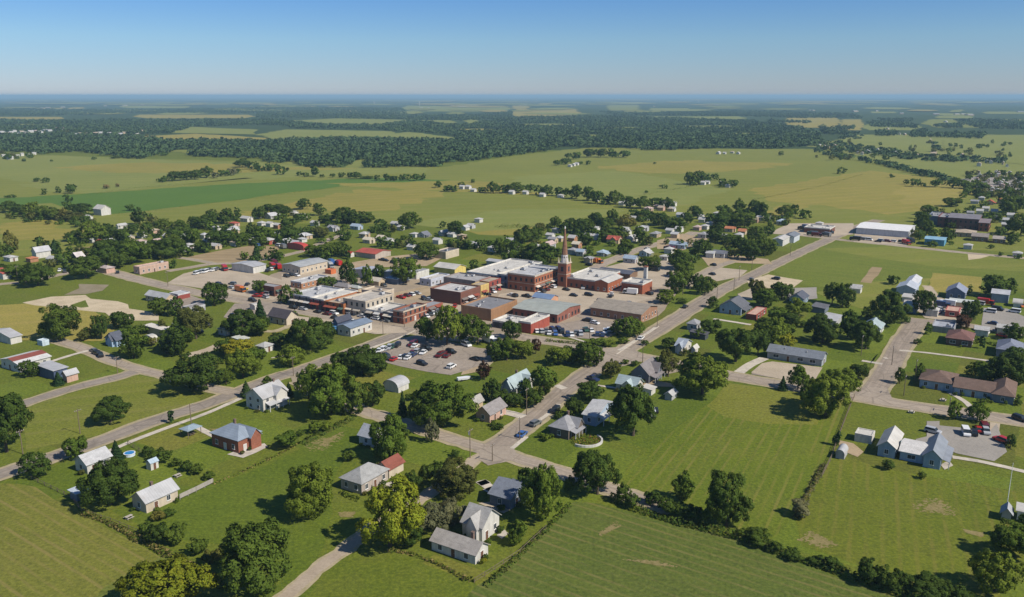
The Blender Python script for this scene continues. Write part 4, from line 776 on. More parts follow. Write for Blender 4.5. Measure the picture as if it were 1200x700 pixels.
B('house','corner_house','dark brick house with pink and white porch and curved white garden wall',644,666,516,681,3.1,*HP,2.7,(.15,.12,.10),GREY,lm='the corner house with the curved garden wall',extra='CXP',wk='brick',chim=(.7,.5))
B('house','blue_house','blue grey house with pale gable roof behind the curved garden wall',683,698,500,722,3.2,*G2,2.4,BLUEW,LGREY,lm='the blue grey house behind the curved wall',rk='shingle',extra='P')
B('house','ranch_house','long low house with brown grey roof and pink brick front beside the street',558,574,496,593,2.9,*G1,2.1,PINK,(.27,.25,.24),lm='the long low pink brick house')
B('garage','garage','small garage with faded grey roof close behind the long low pink brick house',549,557,482,566,2.7,*G1,1.6,TAN,(.38,.36,.33),win=None,extra='N')
B('house','teal_roofed_house','rambling house with several pale teal metal roofs and a beige chimney',587,603,465,624,3.2,*G1,2.9,WHITE,TEAL,lm='the teal roofed house',extra='XYC',chim=(.55,.6))
B('shed','arched_shed','small shed with pale arched metal roof beside the car park lawn',450,467,461,479,2.0,'arch','x',2.2,WHITE,LGREY,lm='the arched roof shed',win=None)
B('house','grey_roofed_house','white house with plain blue grey roof half hidden by a tree',421,438,525,453,3.0,*G2,2.4,WHITE,(.34,.36,.39),lm='the grey roofed house by the tree',rk='shingle')
B('house','dark_gabled_house','house with tall dark gable and brown grey roof close to the street junction',739.5,760,450,774,3.4,*G1,3.2,(.17,.18,.21),(.22,.20,.20),lm='the dark gabled house',extra='XP')
B('house','white_house','white house with pale teal gable roof partly behind a big tree',722,745,462,753,2.8,*G2,2.2,WHITE,TEAL,lm='the pale teal gabled house',extra='Y')
B('shed','garden_shed','tiny white shed beside the pale teal gabled house',753,763,464,768,2.0,'shed','x',.5,WHITE,WROOF,win=None); B('shed','garden_shed','little grey shed at the corner of the mown meadow',779,787,470,793,2.0,*G1,.9,GREYW,LGREY,lm='the little grey meadow shed',win=None)
B('house','cottage','white cottage with blue grey roof and a small bush against its wall',791,801,415,810,3.0,*G2,2.0,WHITE,(.33,.37,.43),lm='the white cottage near the crossroads',extra='Y')
B('shed','garden_shed','small bright white shed right of the white cottage',810,814,415,818,2.2,*G1,.9,WHITE,WROOF,win=None)
B('shed','dark_shed','low black shed with white end close to the big street trees',808,826,399,830,2.4,'shed','x',.4,(.07,.08,.09),(.09,.09,.10),win=None)
B('house','cottage','small house with weathered grey roof almost hidden by trees beside the street',805,816,388,821,2.8,*HP,1.8,GREYW,GREY)
B('house','gabled_house','blue grey gabled house with dark roof and white porch beside the street',843,868,370,877,3.6,*G1,3.0,BLUEW,DGREY,lm='the blue grey gabled street house',extra='P',storeys=1)
B('house','patio_house','low house with pink roof and bright red awning',874,886,376,898,2.6,'flat','x',.4,RED,PINK,lm='the low house with red awning',win='l')
B('house','blue_house','small light blue house with dark shingle roof',925,941,358,947,3.0,*G1,2.2,(.30,.42,.56),SLATE,lm='the light blue house with dark roof')
B('shed','dark_shed','low dark grey shed between the light blue house and the trees',951,966,368,971,2.4,'shed','x',.6,SLATEW,DGREY,win=None)
B('shed','pale_shed','pale shed with flat light grey roof among the garden trees',962,979,384,986,2.8,'shed','x',.5,GREYW,LGREY,win=None)
B('workshop','long_workshop','long low grey workshop with slate grey roof beside a gravel yard',899,962.5,430,968,2.9,*G2,1.9,(.36,.38,.41),(.20,.22,.25),lm='the long grey workshop',win='l',extra='V')
o_, _, _ = B('office','low_office','long low pale blue office with brown roof, long lawn in front',1077,1117,460,None,2.9,*HP,2.2,BLUEW,BROWNR,lm='the long low office with brown roof',da=13,extra='')
B('office','office_wing','brown roofed middle wing of the long low office',1117,1163,469.5,None,2.7,*G2,1.9,BLUEW,BROWNR,da=12)
B('office','office_wing','brown hip roofed end wing at the right of the long low office',1162,1187,475,None,2.8,*HP,2.4,SLATEW,BROWNR,da=17)
B('hall','white_hall','white hall with bright metal gable roof and blue gable front',1028,1048,538,None,3.2,*G1,1.7,(.30,.39,.48),WROOF,lm='the white hall with blue gable',da=13,extra='N')
B('hall','linking_hall','low pale hall joining the two gabled halls beside the gravel lot',1054,1081,544,None,2.6,*G2,1.2,(.36,.46,.56),(.62,.60,.57),da=10,win='l')
B('hall','grey_hall','hall with grey metal gable roof and blue front beside the gravel lot',1081,1101,551,None,3.5,*G1,1.9,(.30,.39,.48),(.26,.28,.31),lm='the grey roofed hall',da=14,rk='metal',extra='P')
B('trailer','site_trailer','white flat topped trailer with dark roof vents on the lawn',1001,1021,521,None,2.5,'flat','x',.3,WHITE,WROOF,lm='the white flat topped trailer',da=5,win=None)
B('shed','arched_shed','little grey shed with rounded roof near the post fence',979,989,539,None,1.3,'arch','x',1.5,GREYW,LGREY,da=4.5,win=None)
B('shed','garden_shed','small grey shed with white door at the right edge below the flagpole',1173,1184,612,None,2.2,*G1,1.1,GREYW,(.36,.37,.38),da=3.5,win=None); B('camper','camper_trailer','white camper trailer at the right edge beside a small grey shed',1191,1206,614,None,2.6,'arch','y',.4,WHITE,WROOF,da=5,win=None)
# ---- left edge
barn_, bw_, bd_ = B('barn','red_roofed_barn','long white barn with dull red upper roof and white lower roof',2,23,437,60,3.2,*G1,1.25,WHITE,(.60,.59,.57),lm='the long white barn with red roof')
B('warehouse','grey_warehouse','grey flat roofed store with dark blue end wall',44,64,446,80,3.6,'shed','x',.5,NAVY,LGREY,lm='the grey store with dark blue wall',win=None)
B('shop','red_panel_shop','small tan annex with bright red panel windows',74,79,449,92,3.0,*G1,1.2,PINK,LGREY,lm='the red panelled annex',win='s')
B('shed','white_shed','long white shed with grey roof cut off by the left edge',-14,13,404,26,3.0,*G1,1.6,WHITE,LGREY,lm='the white shed at the left edge',win=None)
B('camper','camper_trailer','pale blue trailer behind the red roofed barn',44,50,406,58,2.2,'flat','x',.3,(.5,.6,.66),(.62,.70,.74),win=None)
B('house','blue_cottage','little blue cottage with dark steep roof and white gable trim',124,137,407,147,2.9,*G1,2.6,(.34,.46,.62),SLATE,lm='the little blue cottage',extra='Y')
B('workshop','flat_workshop','low workshop with wide cream flat roof among trees',170,191,395,199,3.0,'shed','x',.4,TAN,(.62,.58,.52),lm='the workshop with cream flat roof',win=None)
B('camper','camper_trailer','white rounded camper trailer left of the workshop with cream flat roof',170,179,402,184,1.8,'arch','x',1.1,WHITE,WROOF,win=None)
B('shed','small_shed','small white hut beside the workshop with cream flat roof',196,200,392,204,2.4,*G1,.8,WHITE,WROOF,win=None)
B('house','pale_roofed_house','low house with light grey roof beside the pale earth lot',171,195,357,206,3.0,*G2,1.8,TAN,LGREY,lm='the house by the pale earth lot',extra='N')
B('garage','flat_garage','grey flat roofed garage with white end on the grey yard',214,223,368,241,2.8,'flat','x',.3,GREYW,(.30,.28,.27),lm='the flat roofed garage',win=None)
B('shop','small_shop','small shop with grey roof and red front beside the cross street',199,209,352,223,3.0,'flat','x',.4,RED,LGREY,win=None)
# ---- commercial town
B('warehouse','metal_warehouse','white metal warehouse with low light roof beside the gravel lot',272,297,321,312,4.0,*G1,.9,WHITE,LGREY,lm='the white metal warehouse',win=None)
B('warehouse','large_warehouse','large grey roofed warehouse with buttressed cream side wall',331,352,322,384,4.4,*G1,1.1,CREAM,(.42,.43,.42),lm='the large grey roofed warehouse',win='w',extra='N',rk='metal')
B('shop','brick_shop','orange brick shop with pale flat roof behind the main street row',341,353.5,339,385,3.6,*FL,.4,OBRICK,LGREY,lm='the orange brick shop')
B('shop','brick_store','dark brick store with red front beside the gravel lot',302,322,348,331,5.0,*FL,.4,DBRICK,GREY,lm='the dark brick store with red front',win='s',storeys=1,extra='A')
ST = dict(win='s', storeys=2, extra='BN', group='brick shopfronts along the main street')
B('shop','street_shop','dark painted shopfront with grey flat roof, leftmost of the main street row',340,364,361.5,None,5.6,*FL,.4,(.11,.10,.11),LGREY,da=22,lm='the dark shopfront',**ST)
B('shop','street_shop','maroon brick shopfront with wide white flat roof in the main street row',364,380,364.5,None,5.4,*FL,.4,(.20,.05,.06),WROOF,da=24,lm='the maroon shopfront',**ST)
B('shop','street_shop','orange brown brick shopfront with tan flat roof in the main street row',380,403,369,None,5.0,*FL,.4,(.34,.13,.05),TANR,da=23,lm='the orange brown shopfront',**ST)
B('shop','street_shop','cream two storey block with tall dark windows in the main street row',403,429,372,441,7.4,*FL,.4,(.50,.44,.35),(.48,.44,.38),da=20,lm='the cream two storey block',win='d',storeys=2,extra='KB')
B('shop','street_shop','low maroon shop with white flat roof right of the cream block',429,449,375.5,None,4.0,*FL,.4,(.22,.06,.05),WROOF,da=16,lm='the low maroon shop',**{**ST,'storeys':1})
B('shop','street_shop','narrow black fronted shop beside the corner brick building',449,461,378,None,4.2,*FL,.4,(.10,.10,.11),(.50,.48,.45),da=16,**{**ST,'storeys':1})
B('shop','corner_brick_building','corner brick building with dark flat roof at the end of the street row',461,473,380.5,500,6.0,*FL,.4,BRICK,(.20,.20,.21),lm='the corner brick building',win='d',storeys=2,extra='K')
B('shop','brick_annex','low red brick annex with long grey roof behind the corner brick building',489,501,369.5,519,3.6,*FL,.4,BRICK,GREY,lm='the low brick annex',win='s',extra='A')
B('shop','tan_roofed_store','tan flat roofed store behind the cream two storey block',424,447,352,462,4.0,*FL,.4,CREAM,TANR,win='w')
B('hall','brick_hall','large dark brick hall with wide pale flat roof',504.5,540,358,563,6.4,*FL,.4,DBRICK,(.52,.50,.47),lm='the large dark brick hall',win=None,extra='A')
B('shop','yellow_shop','shop with bright yellow painted front beside the large dark brick hall',552,563.4,349,573,6.2,*FL,.4,YEL,TANR,lm='the yellow fronted shop',win='s',storeys=1,extra='AN')
B('shop','red_shop','narrow red fronted shop beside the yellow fronted shop',562,573.4,344,587,6.0,*FL,.4,RED,TANR,lm='the red fronted shop',win='s',storeys=2,extra='AN')
B('hall','tan_brick_hall','brick hall with dark grey flat roof and sunlit tan side wall',540.5,575.5,377,606,5.6,*FL,.4,(.34,.19,.10),(.22,.22,.23),lm='the tan walled brick hall',win=None)
B('shop','low_shop_row','low dark glass shopfront under a white flat roof',577,608,389,None,3.4,*FL,.4,(.12,.11,.12),WROOF,da=12,lm='the low glass shopfront',win='s',extra='N')
B('shop','red_block_shop','red painted block with white flat roof beside the car park',607.5,622,391.5,644,5.0,*FL,.4,(.36,.09,.06),WROOF,lm='the red block by the car park',win=None)
B('hall','long_green_roofed_hall','long dark red hall with pale green grey roof and cream end',601,653,379.5,680,4.2,*G2,1.3,(.27,.11,.08),GRNR,lm='the long green grey roofed hall',rk='metal',win='d')
B('kiosk','blue_canopy_kiosk','small kiosk under a bright blue roof with white gable end',624,645,357,654,2.6,*G2,1.4,(.55,.30,.18),(.20,.28,.42),lm='the blue roofed kiosk',win=None,rk='metal')
B('hall','long_tan_roofed_hall','long low brown hall with tan shingle roof and cream end wall',692,751,379,770,4.2,*G2,2.0,(.34,.19,.12),(.31,.27,.22),lm='the long tan roofed hall',win='w',ov=.7)
B('hall','white_roofed_hall','long brick hall with bright white flat roof beside the church tower',660,698,341,None,5.4,*FL,.4,BRICK,WROOF,da=30,lm='the white roofed brick hall',win='d',extra='N')
B('hall','white_roofed_wing','short brick wing with white pitched roof at the end of the long hall',697,712,343.5,729,5.4,*G1,1.2,(.36,.12,.06),WROOF,win='w',extra='N')
B('house','brick_block','square red brick building with white flat roof and tall white chimney',728,752.5,345.5,764,5.6,*FL,.4,(.34,.11,.06),WROOF,lm='the square brick building with white chimney',win=None)
B('shop','slate_roofed_store','low brown store with dark slate roof behind the white roofed hall',700,738,328,747,3.0,*G2,1.0,BROWNW,SLATE,lm='the slate roofed store',win=None)
B('town_hall','brick_town_hall','tall red brick block with awnings along its sunny side beside the church tower',595,626.5,343,657,8.8,*FL,.4,(.34,.13,.07),LGREY,lm='the tall brick block',win='d',storeys=2,extra='AK')
B('shop','white_roofed_row','dark fronted shop row with wide white flat roof left of the tall brick block',547,585,336,None,6.0,*FL,.4,(.13,.13,.16),WROOF,da=46,lm='the wide white roofed shop row',**{**ST,'group':None})
B('shop','blue_grey_shop','blue grey two storey shop squeezed beside the tall brick block',583,596,338,None,7.2,*FL,.4,(.17,.20,.27),WROOF,da=34,win='d',storeys=2,extra='BN')
B('shop','cluttered_roof_store','grey flat roofed store with cluttered roof behind the large dark brick hall',520,557,341,575,5.2,*FL,.4,(.28,.24,.22),(.38,.37,.36),lm='the store with cluttered roof',win=None)
B('shop','pale_store','pale blue grey store with light flat roof beside tall street trees',492,505,336,527,3.8,*FL,.4,(.50,.52,.58),(.55,.52,.47),lm='the pale flat roofed store',win='w')
B('barn','yellow_barn','barn with white roof and bright yellow gable end',509,533,323,546,3.6,*G2,1.8,(.70,.55,.18),WROOF,lm='the yellow gabled barn',win=None)
B('house','flat_cream_building','cream building with dark grey flat roof on the green plot',509.5,522.5,304,538,4.6,*FL,.4,CREAM,DGREY,lm='the cream building with dark roof',win=None)
B('shed','grey_roofed_store','low store with pale grey roof behind the wide white roofed shop row',570,591,314,598,3.0,*G2,.8,GREYW,LGREY,win=None)
B('hall','red_roofed_hall','long hall with orange red roof and white base beside the dirt lot',417,440,304,458,3.2,*G2,1.4,(.46,.40,.34),(.46,.10,.06),lm='the orange red roofed hall',rk='metal',win=None)
B('shed','red_roofed_hut','small hut with bright red roof left of the orange red roofed hall',404,411,302,416,2.6,*G2,.9,WHITE,(.45,.06,.05),win=None,rk='metal')
B('shop','grey_metal_store','grey metal store with low pale roof behind the conical trees',412,437,328,450,4.2,*G1,.9,GREYW,(.44,.45,.50),lm='the grey metal store',win=None,rk='metal')
B('shop','grey_metal_store','wide store with pale roof behind the tallest street tree',446,470,331,492,4.2,*G1,.9,BLUEW,LGREY,lm='the wide pale roofed store',win=None)
B('shop','light_blue_store','small store with light blue roof beside the tallest street tree',453,466,334,474,3.0,'shed','y',.5,SLATEW,(.34,.48,.62),rk='metal',win=None)
B('shed','white_box_store','white box shaped store with red sign board on its roof',478,488,328,503,4.0,*FL,.4,WHITE,GREY,lm='the white box store',win=None)
B('house','grey_hip_house','grey shingled house with wide hip roof behind the main street row',392,408,344,413,3.0,*HP,1.9,TAN,(.28,.26,.25),win=None)
B('house','small_beige_house','house with beige roof close to the row of conical trees',433,444,336,451,2.8,*G2,1.4,TAN,(.56,.50,.42),win=None); B('house','small_grey_house','small house with pale grey green roof behind the cream two storey block',409,420,344,424,2.6,*HP,1.3,TAN,(.42,.44,.40),win=None)
B('house','dark_roofed_house','cream gabled house with black shingle roof and white car port',315,336,382,349,3.4,*G2,2.8,CREAM,(.085,.075,.085),lm='the cream gabled house with black roof')
B('shop','white_blue_shop','white shop with blue grey roof and dark blue end wall on the corner lawn',396,411,395,436,3.8,*G1,1.0,WHITE,(.20,.25,.32),lm='the white shop with blue grey roof',rk='metal')
B('shop','navy_roofed_shop','shop with dark navy roof directly behind the white shop on the corner lawn',391,396,389.5,412,4.6,*G1,1.6,NAVY,(.07,.075,.10),win=None); B('shed','blue_shed','bright blue shed left of the white shop on the corner lawn',383,392,390,397,2.6,'shed','x',.6,(.07,.22,.46),(.10,.28,.52),lm='the bright blue shed',win=None)
B('house','green_roofed_house','grey house with faded green roof and pale blue front between garden trees',256,265,394,284,2.6,*HP,1.5,(.55,.60,.66),(.30,.33,.29),lm='the faded green roofed house')
B('pavilion','garden_pavilion','white open pavilion with grey hip roof on the lawn',301,310,414,321,2.4,*HP,1.4,WHITE,(.42,.42,.41),lm='the white garden pavilion'); B('shed','grey_shed','grey garden shed with pale roof left of the white pavilion',273,283,405,292,2.2,'shed','x',.5,SLATEW,(.50,.51,.46),win=None)
B('camper','camper_trailer','white camper parked on the dark yard beside the black roofed house',293,299,364,304,2.4,'arch','x',.5,WHITE,WROOF,win=None)
B('container','storage_container','orange red storage container beside the large grey roofed warehouse',381,388,322,394,2.6,'flat','x',.2,(.55,.16,.06),(.55,.17,.08),win=None,wk='metal')
# ---- upper right
B('warehouse','big_white_warehouse','very long white roofed warehouse at the edge of the far field',1003,1064,279,None,4.6,*G2,1.2,(.55,.56,.58),(.80,.79,.77),da=34,rk='paint',lm='the very long white roofed warehouse',win=None)
B('shop','blue_building','bright blue building with blue roof near the long white warehouse',1083,1106,289,None,4.2,*G2,.8,(.13,.34,.50),(.28,.48,.60),da=14,lm='the bright blue building',win=None,rk='metal')
B('school','brick_school','long dark brick school with tall grey roof and orange end pier',1110,1146,270,None,8.2,*G2,1.4,(.17,.085,.075),(.21,.20,.22),da=30,lm='the long brick school',win='d',storeys=2); B('school','school_wing','dark blue grey wing with white roof edge at the left of the school',1086,1099,264,None,7.0,*FL,.4,SLATEW,GREY,da=30,win=None); B('school','school_wing','dull red wing joining the school to its blue grey wing',1098,1111,266.5,None,7.6,*FL,.4,(.20,.07,.06),GREY,da=30,win='d',storeys=2); B('school','school_wing','brick wing with orange end wall at the right of the school',1146,1158,272,None,6.5,*G2,1.0,(.30,.10,.06),(.24,.20,.21),da=26,win='d',storeys=2)
B('house','brown_roofed_house','house with grey brown roof below the school',1138,1157,284,None,3.4,*G2,1.8,BROWNW,(.29,.25,.22),da=12,lm='the grey brown roofed house',win='w'); B('house','tan_roofed_house','house with light tan roof directly below the school',1116,1142,279,None,3.2,*HP,1.8,TAN,TANR,da=14,win='w'); B('house','small_tan_house','small tan house right of the grey brown roofed house',1163,1177,286,None,3,*G2,1.4,BROWNW,(.38,.34,.30),da=11,win='w')
B('barn','white_gabled_barn','barn with pale pitched roof standing behind a blue grey barn',1060,1074,340,None,3.4,*G1,1.5,BLUEW,(.60,.60,.60),da=18,lm='the pale roofed barn',win=None,rk='metal'); B('barn','blue_grey_barn','blue grey barn with wide low gable in front of the pale roofed barn',1050,1072,347,None,3.4,*G1,1.8,(.33,.40,.48),(.48,.51,.55),da=14,lm='the blue grey barn',win=None,rk='metal')
B('camper','motor_home','long white motor home parked below the blue grey barn',1057,1069,355,None,2.4,'arch','y',.4,WHITE,WROOF,da=9,win=None); B('house','white_roofed_house','dark blue house with white roof between two large trees',1058,1073,368,None,3.2,*G2,1.8,SLATEW,WROOF,da=10,lm='the white roofed dark house')
B('house','navy_gabled_house','house with dark blue gable and slate blue roof beside the far field',1108,1130,352,None,3.6,*G1,2.6,(.13,.17,.26),(.25,.28,.36),da=13,lm='the dark blue gabled house',rk='shingle')
B('shop','grey_metal_building','grey metal building with light roof below a big tree at the right',1161,1181,356,None,4.4,*G2,1.2,(.34,.38,.43),(.52,.53,.55),da=11,lm='the grey metal building',win=None,rk='metal'); B('shed','white_rounded_shed','white rounded shed near the right edge beside the grey metal building',1187,1197,361,None,1.8,'arch','y',1.6,WHITE,WROOF,da=7,win=None)
B('shed','long_pale_shed','long low shed with pale green white roof behind the red and white store',1112,1136,362,None,2.6,*G2,.9,TAN,(.60,.63,.58),da=7,win=None,rk='metal'); B('shop','red_white_store','low red and white store beside the dark trees',1107,1123,373,None,3.0,*FL,.4,(.45,.12,.10),PINK,da=10,lm='the red and white store',win='l')
B('house','brown_hip_house','brown brick house with wide brown hip roof between footpath and car port',1108,1138,408,None,3.0,*HP,2.4,(.16,.10,.08),(.19,.10,.085),da=13,lm='the brown hip roofed house',win='l'); B('shelter','flat_carport','wide flat blue grey carport roof in front of the brown hip roofed house',1091,1117,392,None,2.6,'flat','x',.2,(.30,.30,.31),(.36,.38,.42),da=13,win=None)
B('house','blue_hip_house','blue grey house with hip roof at the right edge beside the footpath',1167,1196,422,None,3.2,*HP,2.5,(.22,.24,.30),(.20,.22,.28),da=14,lm='the blue grey hip roofed house'); B('house','teal_gabled_house','small house with pale teal crossed gables under tall trees',1010,1031,393,None,2.9,*G1,2.4,(.62,.64,.62),TEAL,da=10,lm='the small teal gabled house',extra='Y')
B('shed','l_shaped_metal_shed','white roofed metal shed left of a slate roofed one near the main road',905,917,289,None,4.4,*G1,1.0,WHITE,WROOF,da=18,lm='the white roofed metal shed',win=None); B('shed','slate_metal_shed','metal shed with slate roof beside a white roofed one near the main road',917,930,285,None,4.4,*G1,1.4,(.55,.58,.62),(.18,.20,.23),da=16,lm='the slate roofed metal shed',win=None); B('shop','filling_station','long low store under a bright white flat roof beside the truck yard',942,972,275,None,4.2,*FL,.3,DBRICK,WROOF,da=18,lm='the white roofed store by the truck yard',win=None)
B('chapel','white_chapel','white chapel with bright roof beside a round grove in the green fields',110,119,253,None,5.5,*G2,3.0,WHITE,WROOF,da=9,lm='the white field chapel',win=None)
B('barn','white_barn','white barn with grey roof beside a pointed conifer at the left',38,43,303.5,60,4.4,*G1,2.6,WHITE,(.50,.50,.51),lm='the white barn with grey roof',win=None,rk='metal'); B('barn','dark_barn','dark walled barn with pale pinkish roof behind a large round tree',84,91,309,100,4.0,*G1,2.4,(.15,.14,.16),(.62,.57,.55),lm='the dark walled barn',win=None,rk='metal'); B('house','red_roofed_house','white house with red roof cut off by the left edge',-12,4,328,14,3.4,*G1,2.0,WHITE,(.40,.10,.08),lm='the red roofed house at the left edge',win=None)
B('shop','long_pink_shop','long pink shop building behind a row of small trees',157,164,322,198,4.4,*FL,.4,(.52,.36,.28),(.42,.36,.32),lm='the long pink shop',win='w'); B('house','flat_pink_house','low house with flat pinkish grey roof beside the cross street junction',114,125,321,135,3.0,*HP,1.2,PINK,(.45,.38,.35),win=None); B('shed','long_red_shed','long low shed with bright red roof on a lawn',337,356,294,361,2.8,'arch','x',1.6,(.5,.12,.1),(.50,.07,.05),lm='the long bright red shed',win=None,rk='metal')
# ---- small houses of the outer streets: centre column, ground row, width in pixels, roof, wall, look
SMALL = '''143,269,14,w,w;152,283,13,w,c;167,280,7,w,w;181,275,12,t,p;197,282,8,w,b;128,288,16,w,w;165,288,15,p,w;184,288,13,p,t;138,294,13,l,w;75,309,12,l,b;13,307,20,w,w;38,308,9,o,o;62,309,8,w,w;110,286,6,w,w;119,288,9,r,t;
213,281,13,l,w;222,293,14,w,w;217,296,9,l,g;240,281,10,l,w;244,288,6,w,w;254,271,9,l,w;275,266,14,r,p;289,261,18,w,w;275,272,11,w,w;273,275,20,l,t;270,282,12,w,w;276,289,10,t,w;253,293,14,w,t;303,257,4,w,w;320,257,24,l,g;307,266,10,w,w;317,267,9,w,w;326,269,6,w,o;325,279,8,w,w;315,287,20,w,r;345,254,9,w,w;355,257,5,w,w;369,266,10,w,w;358,281,20,l,t;354,285,12,l,w;391,272,18,g,g;384,261,4,w,w;418,270,18,b,b;347,290,8,l,g;336,287,14,l,w;297,286,5,w,w;
427,280,14,w,t;432,286,16,c,c;447,284,9,c,c;457,287,7,w,w;469,271,9,w,w;463,267,6,w,g;497,279,16,s,g;520,277,17,l,g;530,279,8,w,w;545,271,12,l,w;552,269,11,w,g;561,262,10,w,w;556,291,20,l,w;578,296,14,w,w;594,297,8,w,w;598,287,12,l,g;604,294,8,w,w;486,279,9,w,w;541,281,6,t,p;513,287,6,w,w;483,294,6,w,w;
626,294,16,w,w;643,292,22,p,g;645,281,10,w,w;652,274,7,g,g;656,284,12,l,t;648,286,14,g,t;671,284,12,w,o;676,292,13,c,o;681,301,13,b,g;671,299,9,g,g;691,309,16,g,t;706,301,18,b,g;720,286,22,r,t;740,284,22,w,w;752,272,20,l,g;768,279,20,g,t;733,274,10,w,w;700,282,9,w,w;690,281,5,w,w;698,273,5,w,w;722,262,5,w,w;742,260,6,w,w;757,259,5,w,w;735,277,8,l,w;712,282,8,w,w;760,249,14,p,t;770,246,10,p,t;
739,309,22,b,g;756,301,22,w,b;779,306,14,w,w;788,249,5,w,w;798,256,14,l,b;821,258,9,w,w;823,262,10,w,w;840,254,7,w,w;817,271,9,p,p;824,280,18,g,g;826,270,11,w,w;855,273,14,o,t;850,282,11,w,g;870,276,12,o,t;866,280,6,w,w;795,292,28,b,b;817,292,12,w,w;843,303,20,s,g;832,266,7,w,w;785,275,8,w,w;796,273,10,w,w;791,280,10,l,t;784,298,10,w,w;833,303,9,l,w;
885,262,6,t,p;897,260,17,w,w;915,264,18,b,g;891,260,5,w,w;948,272,9,d,g;960,267,8,w,w;1142,240,12,g,g;1160,241,14,r,p;1148,252,8,w,w;1168,258,10,l,w;1155,249,9,w,w;1176,262,15,l,g;1137,254,10,g,g;1178,268,11,l,g;1165,252,8,w,w;1184,257,6,w,w;1150,236,8,l,g;1172,239,9,r,t;
1092,371,6,w,w;1176,392,7,w,w;1150,394,8,w,w;1192,302,9,w,w;1134,293,4,w,w;1003,344,4,w,w;600,229,5,w,w;616,229,5,w,w;636,232,5,w,w;657,233,6,w,w;699,237,5,p,w;729,242,8,w,w;733,241,5,w,w;741,242,7,l,w;776,242,5,w,w;789,243,6,w,w;775,248,10,t,p;786,249,9,t,t;542,223,5,w,w;549,223,6,w,w;555,226,5,w,w;668,197,4,w,w;672,196,7,w,w;676,195,5,l,w;824,218,7,w,w;829,217,5,l,w;846,218,6,w,w;853,221,5,w,w;842,182,10,l,w;865,182,7,w,w;858,181,6,t,w;849,182,5,w,w;115,252,5,l,t;104,259,6,w,w'''
RC = dict(w=(.47,.46,.44), l=(.46,.46,.46), g=(.30,.30,.31), t=(.44,.36,.27), p=(.50,.38,.34), r=(.40,.10,.07), o=(.50,.20,.10), b=(.34,.42,.50), s=(.18,.19,.22), d=(.10,.10,.11), c=(.62,.55,.42))
RN = dict(w='white', l='light grey', g='grey', t='tan', p='pinkish', r='red', o='orange', b='pale blue', s='slate', d='black', c='cream')
WC = dict(w=WHITE, g=GREYW, t=TAN, b=BLUEW, p=PINK, o=OBRICK, r=(.42,.10,.07), c=CREAM)
WN = dict(w='white', g='grey', t='tan', b='blue', p='pink', o='orange brick', r='red', c='cream')
rH = random.Random(21)
for e in SMALL.replace('\n', '').split(';'):
    u, v, w, r, q = e.split(','); u, v, w = float(u), float(v), float(w); k = mpp(u, v); ww = w * k * .68; da, db = (ww, ww * rH.uniform(.55, .8)) if rH.random() < .5 else (ww * rH.uniform(.55, .8), ww)
    da = max(5, min(26, da)); db = max(5, min(26, db)); a = GRID; X, Y = at(u, v - 1.2); nx = X - math.cos(a)*da/2 + math.sin(a)*db/2; ny = Y - math.sin(a)*da/2 - math.cos(a)*db/2
    rf = rH.choice(['gable', 'gable', 'gable', 'hip']); ax = 'x' if da > db else 'y'; hh = rH.uniform(2.4, 3.1); yc = ny * CP + HGT * SP; yy = -(ny*SP - HGT*CP) / yc
    nu, nv = 600 + FOC * nx / yc, 350 - FOC * (ny * SP - HGT * CP) / yc
    nm = RN[r] + '_roofed_house' if w < 40 else 'house'; big = w >= 13
    size = 'tiny ' if w < 6.5 else 'small ' if w < 12 else ''
    building('house', nm, None, nu - w/2, nu, nv, nu + w/2, hh, rf, ax, min(da, db) * rH.uniform(.2, .32), WC[q], RC[r], da=da, db=db, win='w' if big else None, rk='shingle', look=f'{size}{WN[q]} house with {RN[r]} {"hip" if rf == "hip" else "gable"} roof', group='houses of the outer streets', extra=rH.choice(['', 'X', 'P', 'Y', '']) if big else '')
# ---- suburbs far away: plain small blocks with pitched roofs
FARH = [(x, y) for x, y in [(2,156),(8,157),(14,156.5),(17,155),(22,158),(25,156),(36,155.5),(42,154.5),(46,155),(53,153.5),(58,154),(63,152.5),(68,151.5),(73,152),(79,151),(85,152),(91,151.5),(30,157),(49,156),(88,159),(95,158.5),(101,158),(106,158.5),(112,157.5),(118,157),(123,158),(128,157.5),(133,158),(139,156.5),(146,157),(152,156),(158,155.5),(163,154.5),(168,155),(174,153),(178,153.5),(120,159.5),(141,158.5),(160,157),(4,184),(9,185),(14,183),(20,184.5),(26,183),(34,182),(40,181.5),(12,187)]]
FARH += [(960,172),(966,173),(971,174),(978,172.5),(1005,180.5),(1010,181.5),(1016,179),(1019,180),(1028,177.5),(1049,181),(1052,182),(1127,184),(988,183),(995,184),(1074,184),(1060,183.5),(1156,191),(1161,192),(1168,190.5),(1175,193),(1180,196),(1147,195),(1040,152),(1108,143.5),(1060,158.5),(1054,158)]
FARH += [(1140+random.Random(i).uniform(0, 60), 207+random.Random(i+99).uniform(-3, 24)) for i in range(64)]
FARH = [(u, v) for u, v in FARH if not (v > 215 and u < 1140 + (v - 215) * 1.6)]
nvil = 0; restm = MB()
